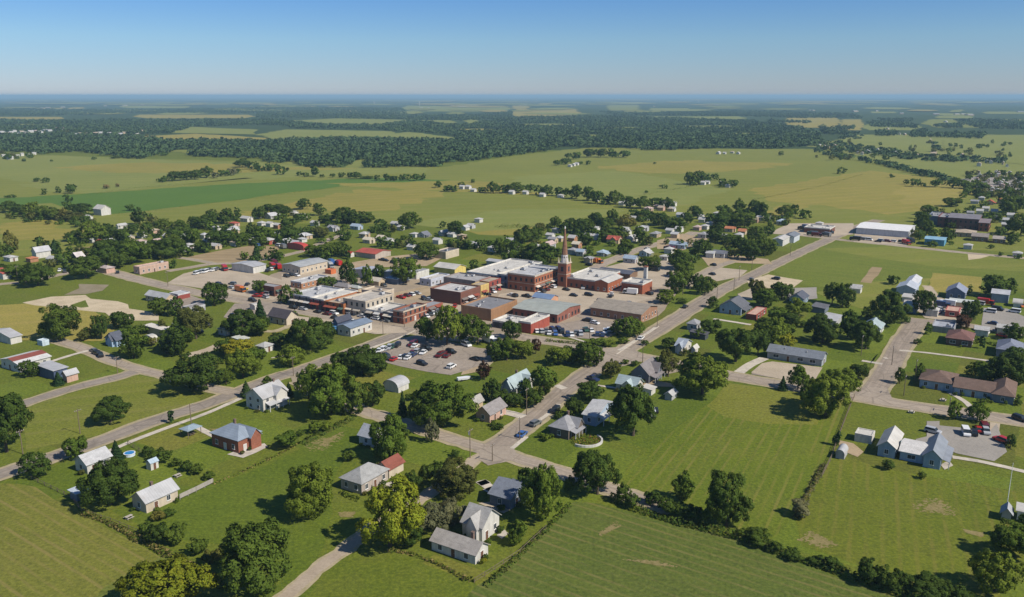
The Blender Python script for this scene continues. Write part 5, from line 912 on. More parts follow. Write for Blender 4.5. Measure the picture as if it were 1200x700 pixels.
for i, (u, v) in enumerate(FARH):
    rr = random.Random(i); k = mpp(u, v); ww = min(34, rr.uniform(3.2, 6.5) * k * (1.0 if v > 200 else 1)); dd = ww * rr.uniform(.5, .8); X, Y = at(u, v); r = rr.choice('wwwwlpt'); m = MB(); hh = rr.uniform(3, 4.5)
    nvil += v > 200
    if v > 200 and nvil > 22:
        c_, s_ = math.cos(GRID), math.sin(GRID); b0 = len(restm.v); q = MB(); q.prism([(-dd/2, 0), (-dd/2, hh), (0, hh + dd*.22), (dd/2, hh), (dd/2, 0)], 'x', -ww/2, ww/2); q2 = MB(); roof_part(q2, 'gable', -ww/2, -dd/2, ww/2, dd/2, hh, dd*.22, 'x', .4)
        for qq, mi in ((q, 0), (q2, rr.choice([1, 1, 2]))): restm.add([(X + x*c_ - y*s_, Y + x*s_ + y*c_, z) for x, y, z in qq.v], qq.f, mi)
        continue
    o = empty('far_house', (X, Y, 0), GRID + rr.uniform(-.2, .2)); m.prism([(-dd/2, 0), (-dd/2, hh), (0, hh + dd*.22), (dd/2, hh), (dd/2, 0)], 'x', -ww/2, ww/2); m.build('wall', surf(WHITE if rr.random() < .75 else TAN, 'paint'), o)
    q = MB(); roof_part(q, 'gable', -ww/2, -dd/2, ww/2, dd/2, hh, dd*.22, 'x', .4); q.build('roof', surf(RC[r], 'shingle'), o)
    grp = 'houses of the far left suburb' if u < 200 else 'houses of the village at the right' if v > 200 else 'farm buildings on the far right plain'
    tag(o, {'houses of the far left suburb': 'tiny pale house in the far suburb below the left woods', 'houses of the village at the right': 'tiny pale house crowded in the village at the right edge', 'farm buildings on the far right plain': 'tiny pale farm building in the tree lined strip on the far right plain'}[grp], 'house', grp)

tag(restm.build('distant_houses', [surf(TAN, 'paint'), surf(RC['l'], 'shingle'), surf(RC['p'], 'shingle')]), 'crowded pale houses filling the far village at the right edge', 'houses', kind='stuff')
# ---- shrubs against the walls of the nearer houses
rS = random.Random(8)
for t in list(THINGS):
    o = t['o']
    if o.name.split('.')[0] in ('house', 'brick_house', 'white_house', 'hip_roofed_house', 'dark_roofed_house', 'corner_house', 'blue_house', 'ranch_house', 'teal_roofed_house', 'grey_roofed_house', 'dark_gabled_house', 'cottage', 'gabled_house', 'low_office', 'office_wing', 'long_shed', 'brown_hip_house', 'blue_hip_house') and t['v'] > 385 and len(o.children):
        bb = [c for c in o.children if c.name.startswith('wall')][0].bound_box; hx, hy = max(abs(q[0]) for q in bb), max(abs(q[1]) for q in bb)
        for k in range(rS.choice([2, 3, 4])):
            lx, ly = (rS.uniform(-hx, hx), -hy - rS.uniform(.9, 1.6)) if rS.random() < .5 else (-hx - rS.uniform(.9, 1.6), rS.uniform(-hy, hy))
            a = o.rotation_euler[2]; X = o.location.x + lx*math.cos(a) - ly*math.sin(a); Y = o.location.y + lx*math.sin(a) + ly*math.cos(a); W = rS.uniform(1.1, 2.2); tone = rS.choice('ddmmoy'); yc = Y*CP + HGT*SP
            s_ = inst('shrub', crown_proto('bush', 2, rS.randrange(2)), None, (X, Y, 0), rS.uniform(0, 6), (W, W, rS.uniform(.8, 1.7))); s_.material_slots[0].link = 'OBJECT'; s_.material_slots[0].material = LEAF[tone]
            tag(s_, None, 'shrub', 'shrubs along house walls'); THINGS.append(dict(o=s_, look=TONE[tone] + ' shrub close to a house wall', u=600 + FOC*X/yc, v=350 - FOC*(Y*SP - HGT*CP)/yc, r=3))
# ------------------------------------------------------------------ details of single buildings
m = MB(); k_ = 1.25 / (bd_/2); zr = 3.2 + 1.25 + .20; m.prism([(.3, zr - .3*k_), (0, zr), (-bd_*.27, zr - bd_*.27*k_), (-bd_*.27, zr - bd_*.27*k_ + .06), (0, zr + .06), (.3, zr - .3*k_ + .06)], 'x', -bw_/2 - .5, bw_/2 + .5)
m.build('red_roof_slope', surf((.27, .085, .06), 'metal'), barn_)
# church tower with spire
N = at(663.5, 337); tw = 5.2; a = GRID; C = (N[0] + math.cos(a)*tw/2 - math.sin(a)*tw/2, N[1] + math.sin(a)*tw/2 + math.cos(a)*tw/2, 0)
ch = tag(empty('church_tower', C, a), 'tall red brick church tower with slender tan spire and white finial', 'church tower'); LANDMARKS.append(('the church tower', 663, 330, ch)); THINGS.append(dict(o=ch, look='', u=663, v=337, r=16))
m = MB(); m.box(-tw/2, -tw/2, -.05, tw/2, tw/2, 12.6); m.build('wall', surf((.36, .125, .065), 'brick'), ch)
m = MB(); m.box(-tw/2 - .35, -tw/2 - .35, 12.61, tw/2 + .35, tw/2 + .35, 13.1); 
for sx in (-1, 1):
    for sy in (-1, 1): m.cyl(sx * (tw/2 - .3), sy * (tw/2 - .3), 13.101, 16.4, .55, .0, 4)
m.build('cornice', surf(CREAM, 'paint'), ch); m = MB(); m.box(-tw/2 - .12, -tw/2 - .12, 6.8, tw/2 + .12, tw/2 + .12, 7.1); m.build('belt_course', surf(CREAM, 'paint'), ch)
m = MB(); m.cyl(0, 0, 13.0, 17.2, 2.2, 1.75, 8); lan = m.build('lantern', surf((.62, .58, .55), 'paint'), ch)
m = MB(); 
for i in range(8):
    c_, s_ = math.cos(i*math.pi/4 + .39), math.sin(i*math.pi/4 + .39); R = 1.85; x, y = c_ * R, s_ * R; m.add([(x - s_*.4, y + c_*.4, 13.8), (x + s_*.4, y - c_*.4, 13.8), (x*.96 + s_*.4, y*.96 - c_*.4, 16), (x*.93, y*.93, 16.6), (x*.96 - s_*.4, y*.96 + c_*.4, 16)], [(0, 1, 2, 3, 4)])
m.build('louvre', surf((.12, .10, .09), 'plain'), lan)
m = MB(); m.cyl(0, 0, 17.21, 31.2, 1.7, .3, 8); sp = m.build('spire', surf((.26, .14, .085), 'shingle'), ch)
m = MB(); m.cyl(0, 0, 31.1, 31.4, .36, .36, 8); m.cyl(0, 0, 31.401, 31.8, .2, .42, 8); m.cyl(0, 0, 31.801, 32.6, .4, .05, 8); m.build('finial', surf((.75, .75, .73), 'plain', .4), ch)
for ang, (x, y) in ((0, (0, -tw/2)), (-math.pi/2, (-tw/2, 0)), (math.pi, (0, tw/2)), (math.pi/2, (tw/2, 0))):
    for z in (4.2, 9.8): inst('window', WIN['d'], ch, (x, y, z), ang, (1.3, 1.2, 1.5))
# white chimney of the square brick building
m = MB(); N = at(755, 341); o = tag(empty('tall_chimney', (*at(756, 338), 0), GRID), 'tall white painted chimney behind the square brick building', 'chimney')
m.box(-.9, -.9, 0, .9, .9, 11.5); m.build('shaft', surf(WHITE, 'paint'), o); m = MB(); m.box(-1.05, -1.05, 11.51, 1.05, 1.05, 12); m.build('cap', surf(BRICK, 'brick'), o)

# ------------------------------------------------------------------ vehicles
def car_meshes(kind):
    L, Wd = {'car': (4.5, 1.8), 'suv': (4.7, 1.9), 'van': (5.2, 2.0), 'pickup': (5.5, 1.95), 'truck': (7.5, 2.4)}[kind]; h = L / 2; w = Wd / 2
    b = MB(); g = MB()
    low = {'car': [(-h,.3),(-h+.05,.75),(-h+.5,.92),(h-1.25,.92),(h-.15,.78),(h,.6),(h-.02,.3)], 'suv': [(-h,.35),(-h,.95),(-h+.1,1.05),(h-1.2,1.05),(h-.1,.92),(h,.7),(h,.35)], 'van': [(-h,.35),(-h,1.1),(h-.9,1.1),(h-.1,.95),(h,.7),(h,.35)],
           'pickup': [(-h,.45),(-h,1.05),(h-1.3,1.08),(h-.1,.98),(h,.75),(h,.45)], 'truck': [(-h,.6),(-h,1.1),(h,1.1),(h,.6)]}[kind]
    b.prism(low, 'y', -w, w)
    def cab(x0, x1, z0, z1, r0, r1, tw=.82):
        V = [(x0,-w*.96,z0),(x1,-w*.96,z0),(x1,w*.96,z0),(x0,w*.96,z0),(x0+r0,-w*tw,z1),(x1-r1,-w*tw,z1),(x1-r1,w*tw,z1),(x0+r0,w*tw,z1)]
        g.add(V, [(0,1,5,4),(1,2,6,5),(2,3,7,6),(3,0,4,7)]); b.box(x0+r0-.03, -w*tw-.02, z1, x1-r1+.03, w*tw+.02, z1+.07)
        for (i, j) in ((0,4),(1,5),(2,6),(3,7)):
            p, q = V[i], V[j]; sy = -1 if p[1] < 0 else 1; b.add([(p[0]-.06,p[1]+.01*sy,p[2]),(p[0]+.06,p[1]+.01*sy,p[2]),(q[0]+.06,q[1]+.01*sy,q[2]),(q[0]-.06,q[1]+.01*sy,q[2])], [(0,1,2,3)])
    if kind == 'car': cab(-h+.45, h-1.1, .921, 1.42, .55, .75)
    elif kind == 'suv': cab(-h+.08, h-1.15, 1.051, 1.68, .25, .6)
    elif kind == 'van': cab(-h+.03, h-.75, 1.101, 2.0, .08, .7, .9)
    elif kind == 'pickup': cab(-.6, h-1.25, 1.081, 1.75, .15, .55)
    else:
        b.box(-h, -w, 1.101, h-2.3, w, 3.1); cab(h-2.0, h, 1.101, 2.4, .05, .35, .95)
    wh = MB(); r = .34 if kind != 'truck' else .48; n = 10
    wh.prism([(r*math.cos(2*math.pi*i/n), r*math.sin(2*math.pi*i/n)) for i in range(n)], 'y', -.11, .11)
    return b, g.mesh('glass', [GLASS]), wh.mesh('wheel', [surf((.02,.02,.02), 'plain', .8)]), [(sx*(h-.85), sy*(w-.08), r) for sx in (-1, 1) for sy in (-1, 1)]
CARS = {k: car_meshes(k) for k in ('car', 'suv', 'van', 'pickup', 'truck')}; CBODY = {}
CCOL = dict(white=(.75,.75,.74), silver=(.42,.43,.44), grey=(.16,.165,.17), black=(.018,.018,.022), navy=(.025,.04,.11), blue=(.05,.13,.36), maroon=(.13,.015,.018), red=(.42,.022,.018), green=(.04,.10,.07), tan=(.38,.31,.2), orange=(.55,.16,.03), yellow=(.6,.42,.04))
def car(u, v, colr, kind='car', head=None, group=None, near=False):
    if (kind, colr) not in CBODY:
        pm = surf(CCOL[colr], 'plain', .28); pm.node_tree.nodes['Principled BSDF'].inputs['Specular IOR Level'].default_value = .5
        CBODY[(kind, colr)] = CARS[kind][0].mesh('body', [pm])
    rr = random.Random(int(u * 13 + v * 7)); hd = GRID + R_(rr.uniform(-5, 5) + (90 if head is None else head) + (180 if rr.random() < .5 else 0))
    X, Y = at(u, v); nm = {'car': 'parked_car', 'suv': 'parked_car', 'van': 'parked_van', 'pickup': 'pickup_truck', 'truck': 'box_truck'}[kind]
    o = empty(nm, (X, Y, .118), hd); inst('body', CBODY[(kind, colr)], o); inst('glass', CARS[kind][1], o)
    for p in CARS[kind][3]: inst('wheel', CARS[kind][2], o, p)
    word = {'car': 'car', 'suv': 'tall estate car', 'van': 'van', 'pickup': 'pickup truck', 'truck': 'box truck'}[kind]
    tag(o, None, {'car': 'car', 'suv': 'car', 'van': 'van', 'pickup': 'pickup', 'truck': 'truck'}[kind], group); THINGS.append(dict(o=o, look=f'{"dark blue" if colr == "navy" else colr} {word}', u=u, v=v, r=10))
LOT = 'cars in the large town car park'
for e in '''444,413,white,car,20;448,411.6,white,suv,20;452,410.4,silver,car,20;456,409.2,silver,suv,20;460,408,green,car,20;465.5,406.6,black,suv,20;453.5,421,black,van,60;462,422.6,red,car,10;470.5,420.3,white,car,15;475.5,420,black,suv,15;480.5,418.4,silver,car,15;484,417.8,navy,car,15;483,415.4,maroon,car,15;489.5,413.6,silver,suv,15;493,413,black,suv,15;486.5,407,white,car,15;482.5,405.4,maroon,suv,15;486,403,red,car,15;500,410.4,black,suv,80;515,418.2,maroon,suv,10;519.5,415.5,maroon,car,10;524,418.8,maroon,car,10;528.5,414.2,black,suv,80;494.5,428,black,suv,85;529,431.4,white,suv,10;556.5,422.4,black,car,85;496,415,white,car,15;478,421,white,car,15'''.split(';'):
    q = e.split(','); car(float(q[0]), float(q[1]), q[2], q[3], float(q[4]), LOT)
LOT2 = 'cars in the lot beside the red block'
for e in '''688,377,black,suv,85;692,377.6,white,car,85;697,380,white,car,80;629,389.6,white,car,40;634.5,389.8,silver,suv,40;640,389,grey,car,40;648,388.2,navy,suv,50;655,387.6,navy,suv,50;651,392.6,blue,car,30;659,390.4,black,suv,30;665.5,393.8,navy,suv,30;670,394,white,car,30;680.5,393,silver,suv,30;686.5,388.2,green,pickup,40;692.5,388.8,white,car,40;700,393.6,navy,suv,30;706,394,navy,car,30;709,390.6,white,suv,30;713,388.4,white,suv,30;717.5,388.8,silver,suv,30;675,391,grey,car,30;644,391.8,white,car,30'''.split(';'):
    q = e.split(','); car(float(q[0]), float(q[1]), q[2], q[3], float(q[4]), LOT2)
for e in '''627.5,498.6,grey,suv,0;612,511,blue,car,5;650.5,483,black,suv,5;695,446,navy,pickup,60;751,398,white,car,0;684,338.8,silver,suv,10;738.5,345,white,truck,100;716.5,346,white,car,10;716,348.5,black,car,10;663.5,340.6,black,car,80;603,348,black,suv,70;617,348.6,black,pickup,80;704.5,354.6,black,suv,80;672,347.5,black,car,90;690,347,black,suv,90;738,357,grey,car,60;761,345.5,black,suv,60;
301.5,348.6,red,pickup,100;308,347.8,red,pickup,100;312.5,346,white,van,90;311,349.6,silver,suv,80;296,353.6,black,suv,90;282,342,orange,truck,80;286,341,yellow,pickup,20;272.5,334,grey,suv,90;290,334.6,black,car,30;270.5,338.4,silver,car,90;284,338,silver,car,60;257,334.6,black,suv,90;
231,321.6,white,van,20;235.5,320.4,silver,van,20;240.5,319.8,white,van,20;245.5,317.6,black,suv,20;250,318,white,suv,20;254,317,grey,pickup,20;263.5,317,red,truck,60;320,314.6,red,truck,60;327,315,red,truck,60;318,317,white,suv,60;314,318.6,black,suv,30;322,310.8,maroon,truck,60;388,309.6,blue,truck,60;393.5,309,white,van,60;387,313.5,silver,truck,60;397,311,red,truck,60;341,323.5,black,car,80;348,324,white,car,80;336,325,black,suv,80;
391.5,368.8,white,suv,90;394.5,365.6,black,suv,90;406.5,367.8,white,suv,90;424,372,white,car,95;430,371.6,black,suv,90;383,369.4,maroon,car,90;372,366.8,black,car,90;355,363.6,silver,car,90;440,374.8,white,suv,90;344,362,black,suv,90;452,377.6,grey,car,90;392.5,374,black,car,95;414,378.4,white,car,95;426,380,tan,car,95;
500,372,white,car,60;504,370,black,suv,60;508,368.4,white,car,60;512,366.6,silver,suv,60;497,374,black,car,60;470,350,red,pickup,80;477,347.6,maroon,car,80;482,346.6,white,suv,80;489,345,silver,car,80;446,334.5,navy,car,80;450,336,black,suv,60;497,351.5,black,suv,60;503,352.8,silver,car,90;533,360.4,red,car,20;547,357.4,white,car,60;551,355.5,black,suv,60;556,353,white,car,60;572,346.4,black,car,60;578,343.2,white,suv,60;584,340,red,car,60;
448,305.8,black,pickup,80;452,306.4,black,car,80;461,309,black,suv,80;465,305.5,grey,car,70;
631,345,white,car,60;636,342.6,black,suv,60;641,340.5,maroon,car,60;648,337.5,white,suv,60;574,402,white,truck,70;546.5,405.8,white,van,70;
1093,507.6,silver,suv,75;1131.5,509.4,white,van,10;1141,509.6,black,suv,10;1147,505.6,red,car,10;1155,508,silver,suv,10;1153,502.6,maroon,van,10;1173,518,red,suv,60;764,486.5,white,van,30;768,483,black,car,30;
1188.5,366.6,white,van,80;1169,364,black,van,80;1163,380.4,navy,car,80;1171,388,black,suv,30;1152,391,white,suv,80;1092.5,369.5,white,van,30;1088,368.6,black,van,30;1096.5,366.4,blue,suv,30;1102,364.4,silver,suv,30;1099,367,maroon,car,30;1104,360.6,navy,truck,80;1110,358.6,white,truck,80;1160,366.6,white,van,80;1146,387,white,suv,30;1135,361,black,suv,80;1141,357,white,pickup,80;1147,357.5,silver,van,80;1155,357.4,red,truck,80;1196,360,orange,pickup,30;1174,395,red,car,60;
1002,282,black,truck,80;1029,284,black,suv,80;1056.5,284.4,black,suv,80;1033,283,white,suv,80;1067,284.5,black,truck,40;1062,286.4,red,truck,40;1040,283.8,maroon,suv,80;1046,284,white,suv,80;1010,281.4,silver,van,80;1018,282,white,van,80;940,269.8,black,truck,60;945,268.4,navy,truck,60;951.5,276,green,truck,90;971.5,274,black,truck,60;968,277,grey,truck,60;957,277.4,maroon,truck,90;
834.5,322.4,black,car,60;836,311.5,black,car,60;909,328,black,suv,80;880.5,328.6,grey,car,0;803,361,black,car,0;876,363,navy,car,30;820.5,392.5,white,camper,0;113,415.6,black,suv,85;118,418,black,suv,60;110,412.6,grey,car,85;234,390,black,car,80;272,371.8,black,suv,60;276,374,black,suv,60;243,381.6,black,suv,60;205,384.6,white,van,60;204,366.6,black,car,60;206,362.6,white,car,60;192,351,white,car,60;
76,319.5,black,suv,60;70,318,white,car,60;131,317.6,navy,suv,60;138,320.4,black,car,60;125,319,white,car,60;302,288.5,blue,suv,80;326,289,white,van,80;332,291.2,grey,truck,60;335,289.6,black,suv,80;700,308.6,orange,truck,80;694,308,orange,truck,80;690,311.6,black,suv,80;766,317.6,black,truck,80;787,325,white,car,60;785,323.4,black,suv,60;758,292.6,white,car,60;784,293.6,maroon,truck,80;1195,493,black,suv,60;599,347,white,car,80'''.replace('\n', '').split(';'):
    q = e.split(',')
    if q[3] == 'camper': q[3] = 'van'
    car(float(q[0]), float(q[1]), q[2], q[3], float(q[4]), 'vehicles parked about the town')

# ------------------------------------------------------------------ poles, fences, hedges and yard things
WOOD = surf((.20,.155,.11), 'paint', .9); PALEW = surf((.50,.45,.38), 'paint', .9); STEEL = surf((.45,.45,.44), 'paint', .5)
def pole_meshes():
    m = MB(); m.cyl(0, 0, -.3, 9.5, .15, .10, 7); a = m.mesh('shaft', [WOOD])
    m = MB(); m.box(-1.15, -.22, 8.7, 1.15, -.101, 8.86); b = m.mesh('crossarm', [WOOD])
    m = MB()
    for x in (-1, -.45, .45, 1): m.cyl(x, -.16, 8.861, 9.05, .06, .04, 6)
    c = m.mesh('insulator', [surf((.6,.6,.58), 'plain', .4)])
    m = MB(); m.cyl(.0, .30, 7.4, 8.3, .2, .2, 8); d = m.mesh('transformer', [surf((.4,.41,.42), 'plain', .5)])
    return a, b, c, d
PM = pole_meshes()
for u, v, sc, tr in [(94,508.5,.85,0),(27,532.5,.8,1),(138,438,.7,1),(224.5,500,.8,0),(551,537,.95,1),(577,541,.55,0),(617,487,1,0),(609,515.5,.75,0),(344,441,.8,0),(753,426,.8,0),(636,465,.6,0),(800,346,.95,1),(1059,464,.8,0),(1072,446,.85,0),(345,359,.9,0),(474,384,.7,0),(1009,417,.9,0),(449,393,.7,0),(691,397,.7,0),(866,329,.9,0),(860,340,.7,0),(840,352,.7,0),(881,317,.9,0),(926,300,.9,0),(197,336,.9,0),(536,404,.9,0),(770,384,.8,0),(21,329,.9,0),(1045,428,.8,0),(1112,483,.5,0)]:
    X, Y = at(u, v); o = empty('utility_pole', (X, Y, 0), GRID); p = inst('shaft', PM[0], o, sc=(1, 1, sc)); cr = inst('crossarm', PM[1], o, (0, 0, 8.7 * (sc - 1))); inst('insulator', PM[2], cr)
    if tr: inst('transformer', PM[3], o, (0, 0, 8.7 * (sc - 1)))
    tag(o, None, 'utility pole', 'utility poles along the streets'); THINGS.append(dict(o=o, look='wooden utility pole' + (' with transformer' if tr else ''), u=u, v=v, r=4))
def simple(name, cat, label, u, v, build, rz=None):
    X, Y = at(u, v); o = tag(empty(name, (X, Y, 0), GRID if rz is None else R_(rz)), label, cat); build(o); return o
def flagpole(o):
    m = MB(); m.cyl(0, 0, 0, 12, .09, .05, 8); m.build('pole', surf((.8,.8,.78), 'plain', .4), o); m = MB(); m.cyl(0, 0, 12.001, 12.25, .12, .05, 8); m.build('finial', STEEL, o); m = MB(); m.cyl(0, 0, 0.001, .3, .4, .35, 8); m.build('base', CONC, o)
simple('flagpole', 'flagpole', 'tall thin white flagpole standing alone on the mown field at the right', 1179.5, 596, flagpole)
def gazebo(o):
    m = MB(); roof_part(m, 'hip', -2.4, -1.8, 2.4, 1.8, 2.4, .9, 'x', .3); m.build('roof', surf((.30,.38,.44), 'metal'), o)
    for x in (-2.3, 2.3):
        for y in (-1.7, 1.7): m = MB(); m.box(x-.07, y-.07, 0, x+.07, y+.07, 2.37); m.build('post', WOOD, o)
    m = MB(); m.box(-1, -.4, .68, 1, .4, .75); m.box(-1, -.9, .4, 1, -.6, .46); m.box(-1, .6, .4, 1, .9, .46); m.box(-.7, -.6, 0, -.62, .6, .68); m.box(.62, -.6, 0, .7, .6, .68); m.build('picnic_bench', WOOD, o)
simple('garden_shelter', 'shelter', 'small open shelter with blue grey roof on the lawn beside the main road', 224, 510, gazebo)
def outh(o):
    m = MB(); m.box(-1.2, -1, 0, 1.2, 1, 2.1); m.build('wall', surf(WHITE, 'paint'), o); m = MB(); roof_part(m, 'gable', -1.2, -1, 1.2, 1, 2.1, .7, 'x', .2); m.build('roof', surf((.42,.52,.60), 'metal'), o); inst('door', DOOR['b'], o, (0, -1, 0), 0, (.8, 1, .9))
simple('garden_hut', 'hut', 'tiny white garden hut with pale blue roof between round bushes', 179, 549, outh)
def pool(o):
    m = MB(); m.cyl(0, 0, 0, .8, 1.5, 1.5, 18); m.build('pool_wall', surf((.55,.62,.7), 'plain', .4), o); m = MB(); m.cyl(0, 0, 0.801, .86, 1.62, 1.62, 18); m.cyl(0, 0, 0.861, .87, 1.35, 1.35, 18, 1); m.build('rim', [surf((.8,.8,.8), 'plain', .4), surf((.04,.22,.48), 'plain', .08)], o)
simple('garden_pool', 'pool', 'round blue garden pool with white rim beside a pointed conifer', 152, 534, pool)
def table(o):
    m = MB(); m.box(-.9, -.4, .7, .9, .4, .77); m.build('table_top', PALEW, o); m = MB(); m.box(-.9, -.95, .4, .9, -.65, .46); m.box(-.9, .65, .4, .9, .95, .46); m.build('bench', PALEW, o); m = MB(); m.box(-.6, -.6, 0, -.5, .6, .7); m.box(.5, -.6, 0, .6, .6, .7); m.build('leg', PALEW, o)
for u, v, l in [(151, 608, 'pale wooden picnic table on the grass below the long cream shed'), (1067, 527, 'pale picnic table on the lawn left of the gravel lot'), (208, 559, 'pale picnic table beside low bushes above the long cream shed'), (1105, 470, 'pale picnic table on the lawn before the long low office'), (1068, 484, 'pale picnic table near the road on the right lawn')]: simple('picnic_table', 'table', l, u, v, table)
def boat(o):
    m = MB(); V = [(-2.3,-.9,.5),(1.2,-.9,.5),(2.6,0,.6),(1.2,.9,.5),(-2.3,.9,.5),(-2.2,-1.05,1.2),(1.3,-1.05,1.25),(3.0,0,1.4),(1.3,1.05,1.25),(-2.2,1.05,1.2)]; m.add(V, [(0,1,6,5),(1,2,7,6),(2,3,8,7),(3,4,9,8),(4,0,5,9),(4,3,2,1,0),(5,6,7,8,9)]); m.build('hull', surf((.75,.76,.77), 'plain', .3), o)
    m = MB(); m.box(-2.6, -.06, .3, 3.4, .06, .42); m.box(-1, -1.0, .3, -.8, 1.0, .42); m.build('trailer_frame', STEEL, o)
    for y in (-1.05, 1.05): w_ = inst('wheel', CARS['car'][2], o, (-.9, y, .34))
simple('trailer_boat', 'boat', 'white boat under cover on the grass below the car park', 543, 446, boat, 20)
def bench_wall(o):
    m = MB(); n = 14
    for i in range(n):
        a0, a1 = math.pi*(-.62 + .95*i/n), math.pi*(-.62 + .95*(i+1)/n); R, r = 5.2, 4.7
        P = [(R*math.cos(a0), R*math.sin(a0)), (R*math.cos(a1), R*math.sin(a1)), (r*math.cos(a1), r*math.sin(a1)), (r*math.cos(a0), r*math.sin(a0))]
        m.add([(x, y, 0) for x, y in P] + [(x, y, .7) for x, y in P], [(4,5,6,7),(0,1,5,4),(2,3,7,6)] + ([(3,0,4,7)] if i == 0 else []) + ([(1,2,6,5)] if i == n-1 else []))
    m.build('wall', surf(WHITE, 'paint'), o)
    rng = np.random.default_rng(4); n = 700; a = rng.uniform(0, 6.28, n); R = 4.4 * np.sqrt(rng.random(n)); Cc = np.stack([R*np.cos(a), R*np.sin(a), rng.uniform(.1, .9, n)], 1); Nn = rng.normal(size=(n, 3)) * .4 + [0, 0, 1]
    inst('flower_bed', leaf_mesh('flower_bed', Cc, Nn, np.full(n, .4), rng, [LEAF['m'], LEAF['o'], LEAF['y'], surf((.30,.07,.05), 'plain')], rng.choice(4, n, p=[.45, .30, .15, .10])), o)
simple('curved_garden_wall', 'garden wall', 'curved white garden wall holding a flower bed beside the corner house', 686, 517, bench_wall, -20)
def rail_fence(px, h, step, mat, name, label, boards=3, solid=False):
    P = [at(*p) for p in px]; o = tag(empty(name, (*P[0], 0)), label, 'fence'); q = MB(); q.box(-.07, -.07, -.1, .07, .07, h); pme = q.mesh('post', [mat]); b = MB(); x0, y0 = P[0]
    for A, Bq in zip(P, P[1:]):
        L = math.hypot(Bq[0]-A[0], Bq[1]-A[1]); ux, uy = (Bq[0]-A[0])/L, (Bq[1]-A[1])/L; n = max(1, int(L/step))
        for k in range(n + 1): inst('post', pme, o, (A[0]+ux*L*k/n - x0, A[1]+uy*L*k/n - y0, 0), 0)
        for j in range(boards):
            z = h * (.3 + .6 * j / max(1, boards - 1)) - .06; t = .03; hh = .30 if solid else .10 if boards > 1 else .06
            c = [(A[0]-x0-uy*t-ux*0, A[1]-y0+ux*t), (Bq[0]-x0-uy*t, Bq[1]-y0+ux*t), (Bq[0]-x0+uy*t, Bq[1]-y0-ux*t), (A[0]-x0+uy*t, A[1]-y0-ux*t)]
            b.add([(x, y, z) for x, y in c] + [(x, y, z+hh) for x, y in c], [(0,1,5,4),(1,2,6,5),(2,3,7,6),(3,0,4,7),(4,5,6,7)])
    b.build('rail', mat, o); return o
rail_fence([(211,586),(230,577),(250,567)], 1.5, 2.4, surf((.38,.35,.31), 'paint'), 'board_fence', 'pale board fence running from the long cream shed across the grass', 4, True)
rail_fence([(1001,466),(992,488),(983,512),(975,536),(963,560)], 1.3, 3.0, WOOD, 'post_fence', 'dark post fence between the mown meadow and the right hand lawns', 3)
rail_fence([(37,562),(60,573),(83,584),(97,601),(130,612),(162,625)], 1.1, 3.0, WOOD, 'post_fence', 'dark wooden fence along the upper edge of the hay field', 2)
rail_fence([(556,683),(580,668),(610,648),(640,620)], 1.1, 3.0, WOOD, 'post_fence', 'wooden fence from the bottom shed up along the green crop field', 2)
rail_fence([(150,521),(163,529),(172,535)], 1.2, 2.6, WOOD, 'post_fence', 'short dark fence on the lawn near the round pool', 2)
def hedge(px, w, h, tones, label, dens=9):
    P = smooth([at(*p) for p in px], 1); rng = np.random.default_rng(int(px[0][0])); Cs, Ns = [], []; x0, y0 = P[0]
    for A, Bq in zip(P, P[1:]):
        L = math.hypot(Bq[0]-A[0], Bq[1]-A[1]); n = max(4, int(L * dens * w)); t = rng.random(n); ux, uy = (Bq[0]-A[0])/L, (Bq[1]-A[1])/L
        cx, cy = A[0] - x0 + ux*L*t, A[1] - y0 + uy*L*t; a = rng.uniform(0, math.pi, n); bump = .55 + .45*np.sin((cx + cy)*1.1 + 2*np.sin(cx*.37)); R = rng.uniform(.6, 1.05, n)
        off = np.cos(a)*R*w/2*(.6 + .4*bump); z = np.sin(a)*R*h*(.45 + .55*bump)
        Cs.append(np.stack([cx - uy*off, cy + ux*off, z], 1)); Ns.append(np.stack([-uy*np.cos(a), ux*np.cos(a), np.sin(a) + .2], 1) + .25*rng.normal(size=(n, 3)))
    C = np.vstack(Cs); o = inst('hedge', leaf_mesh('hedge', C, np.vstack(Ns), rng.uniform(.3, .75, len(C)), rng, [LEAF[t] for t in tones], rng.integers(0, len(tones), len(C))), None, (x0, y0, 0)); return tag(o, label, 'hedge')
hedge([(716,584),(745,598),(780,610),(830,622),(870,632),(930,655),(990,674),(1060,700),(1110,714)], 3.4, 2.2, ['d', 'd', 'o', 'm'], 'long ragged hedge along the upper edge of the green crop field')
hedge([(932,610),(943,588),(954,566),(966,545)], 2.2, 1.3, ['g', 'b', 'o'], 'straw coloured strip of dry scrub below the dark post fence')
hedge([(97,602),(130,614),(160,632),(200,652),(245,676),(262,690)], 2.6, 1.3, ['o', 'd', 'b'], 'low ragged hedge along the corner of the hay field')
hedge([(455,646),(480,649),(520,664),(553,684)], 1.6, 1.2, ['o', 'd', 'b'], 'thin weedy hedge curving below the long low white shed', 7)
hedge([(250,568),(270,560),(300,546),(330,532),(348,522)], 1.3, .8, ['b', 'o', 'm'], 'scrubby low hedge continuing the pale board fence', 5)
hedge([(353,521),(375,509),(400,497),(412,491)], 4.2, 1.1, ['d', 'd', 'o'], 'dark overgrown vegetable strip beside the big garden tree', 6)
hedge([(568,688),(600,660),(640,622),(668,592)], 2.2, 1.0, ['m', 'o', 'd'], 'low green hedge beside the wooden fence of the crop field', 6)
hedge([(400,577),(408,583),(420,587)], 1.8, 1.0, ['d', 'm'], 'clipped hedge at the foot of the cream house with grey hip roof')
hedge([(640,400),(670,403),(690,404),(706,406)], 2.4, 1.6, ['d', 'm', 'o'], 'low hedge dividing the car lot from the cross street')
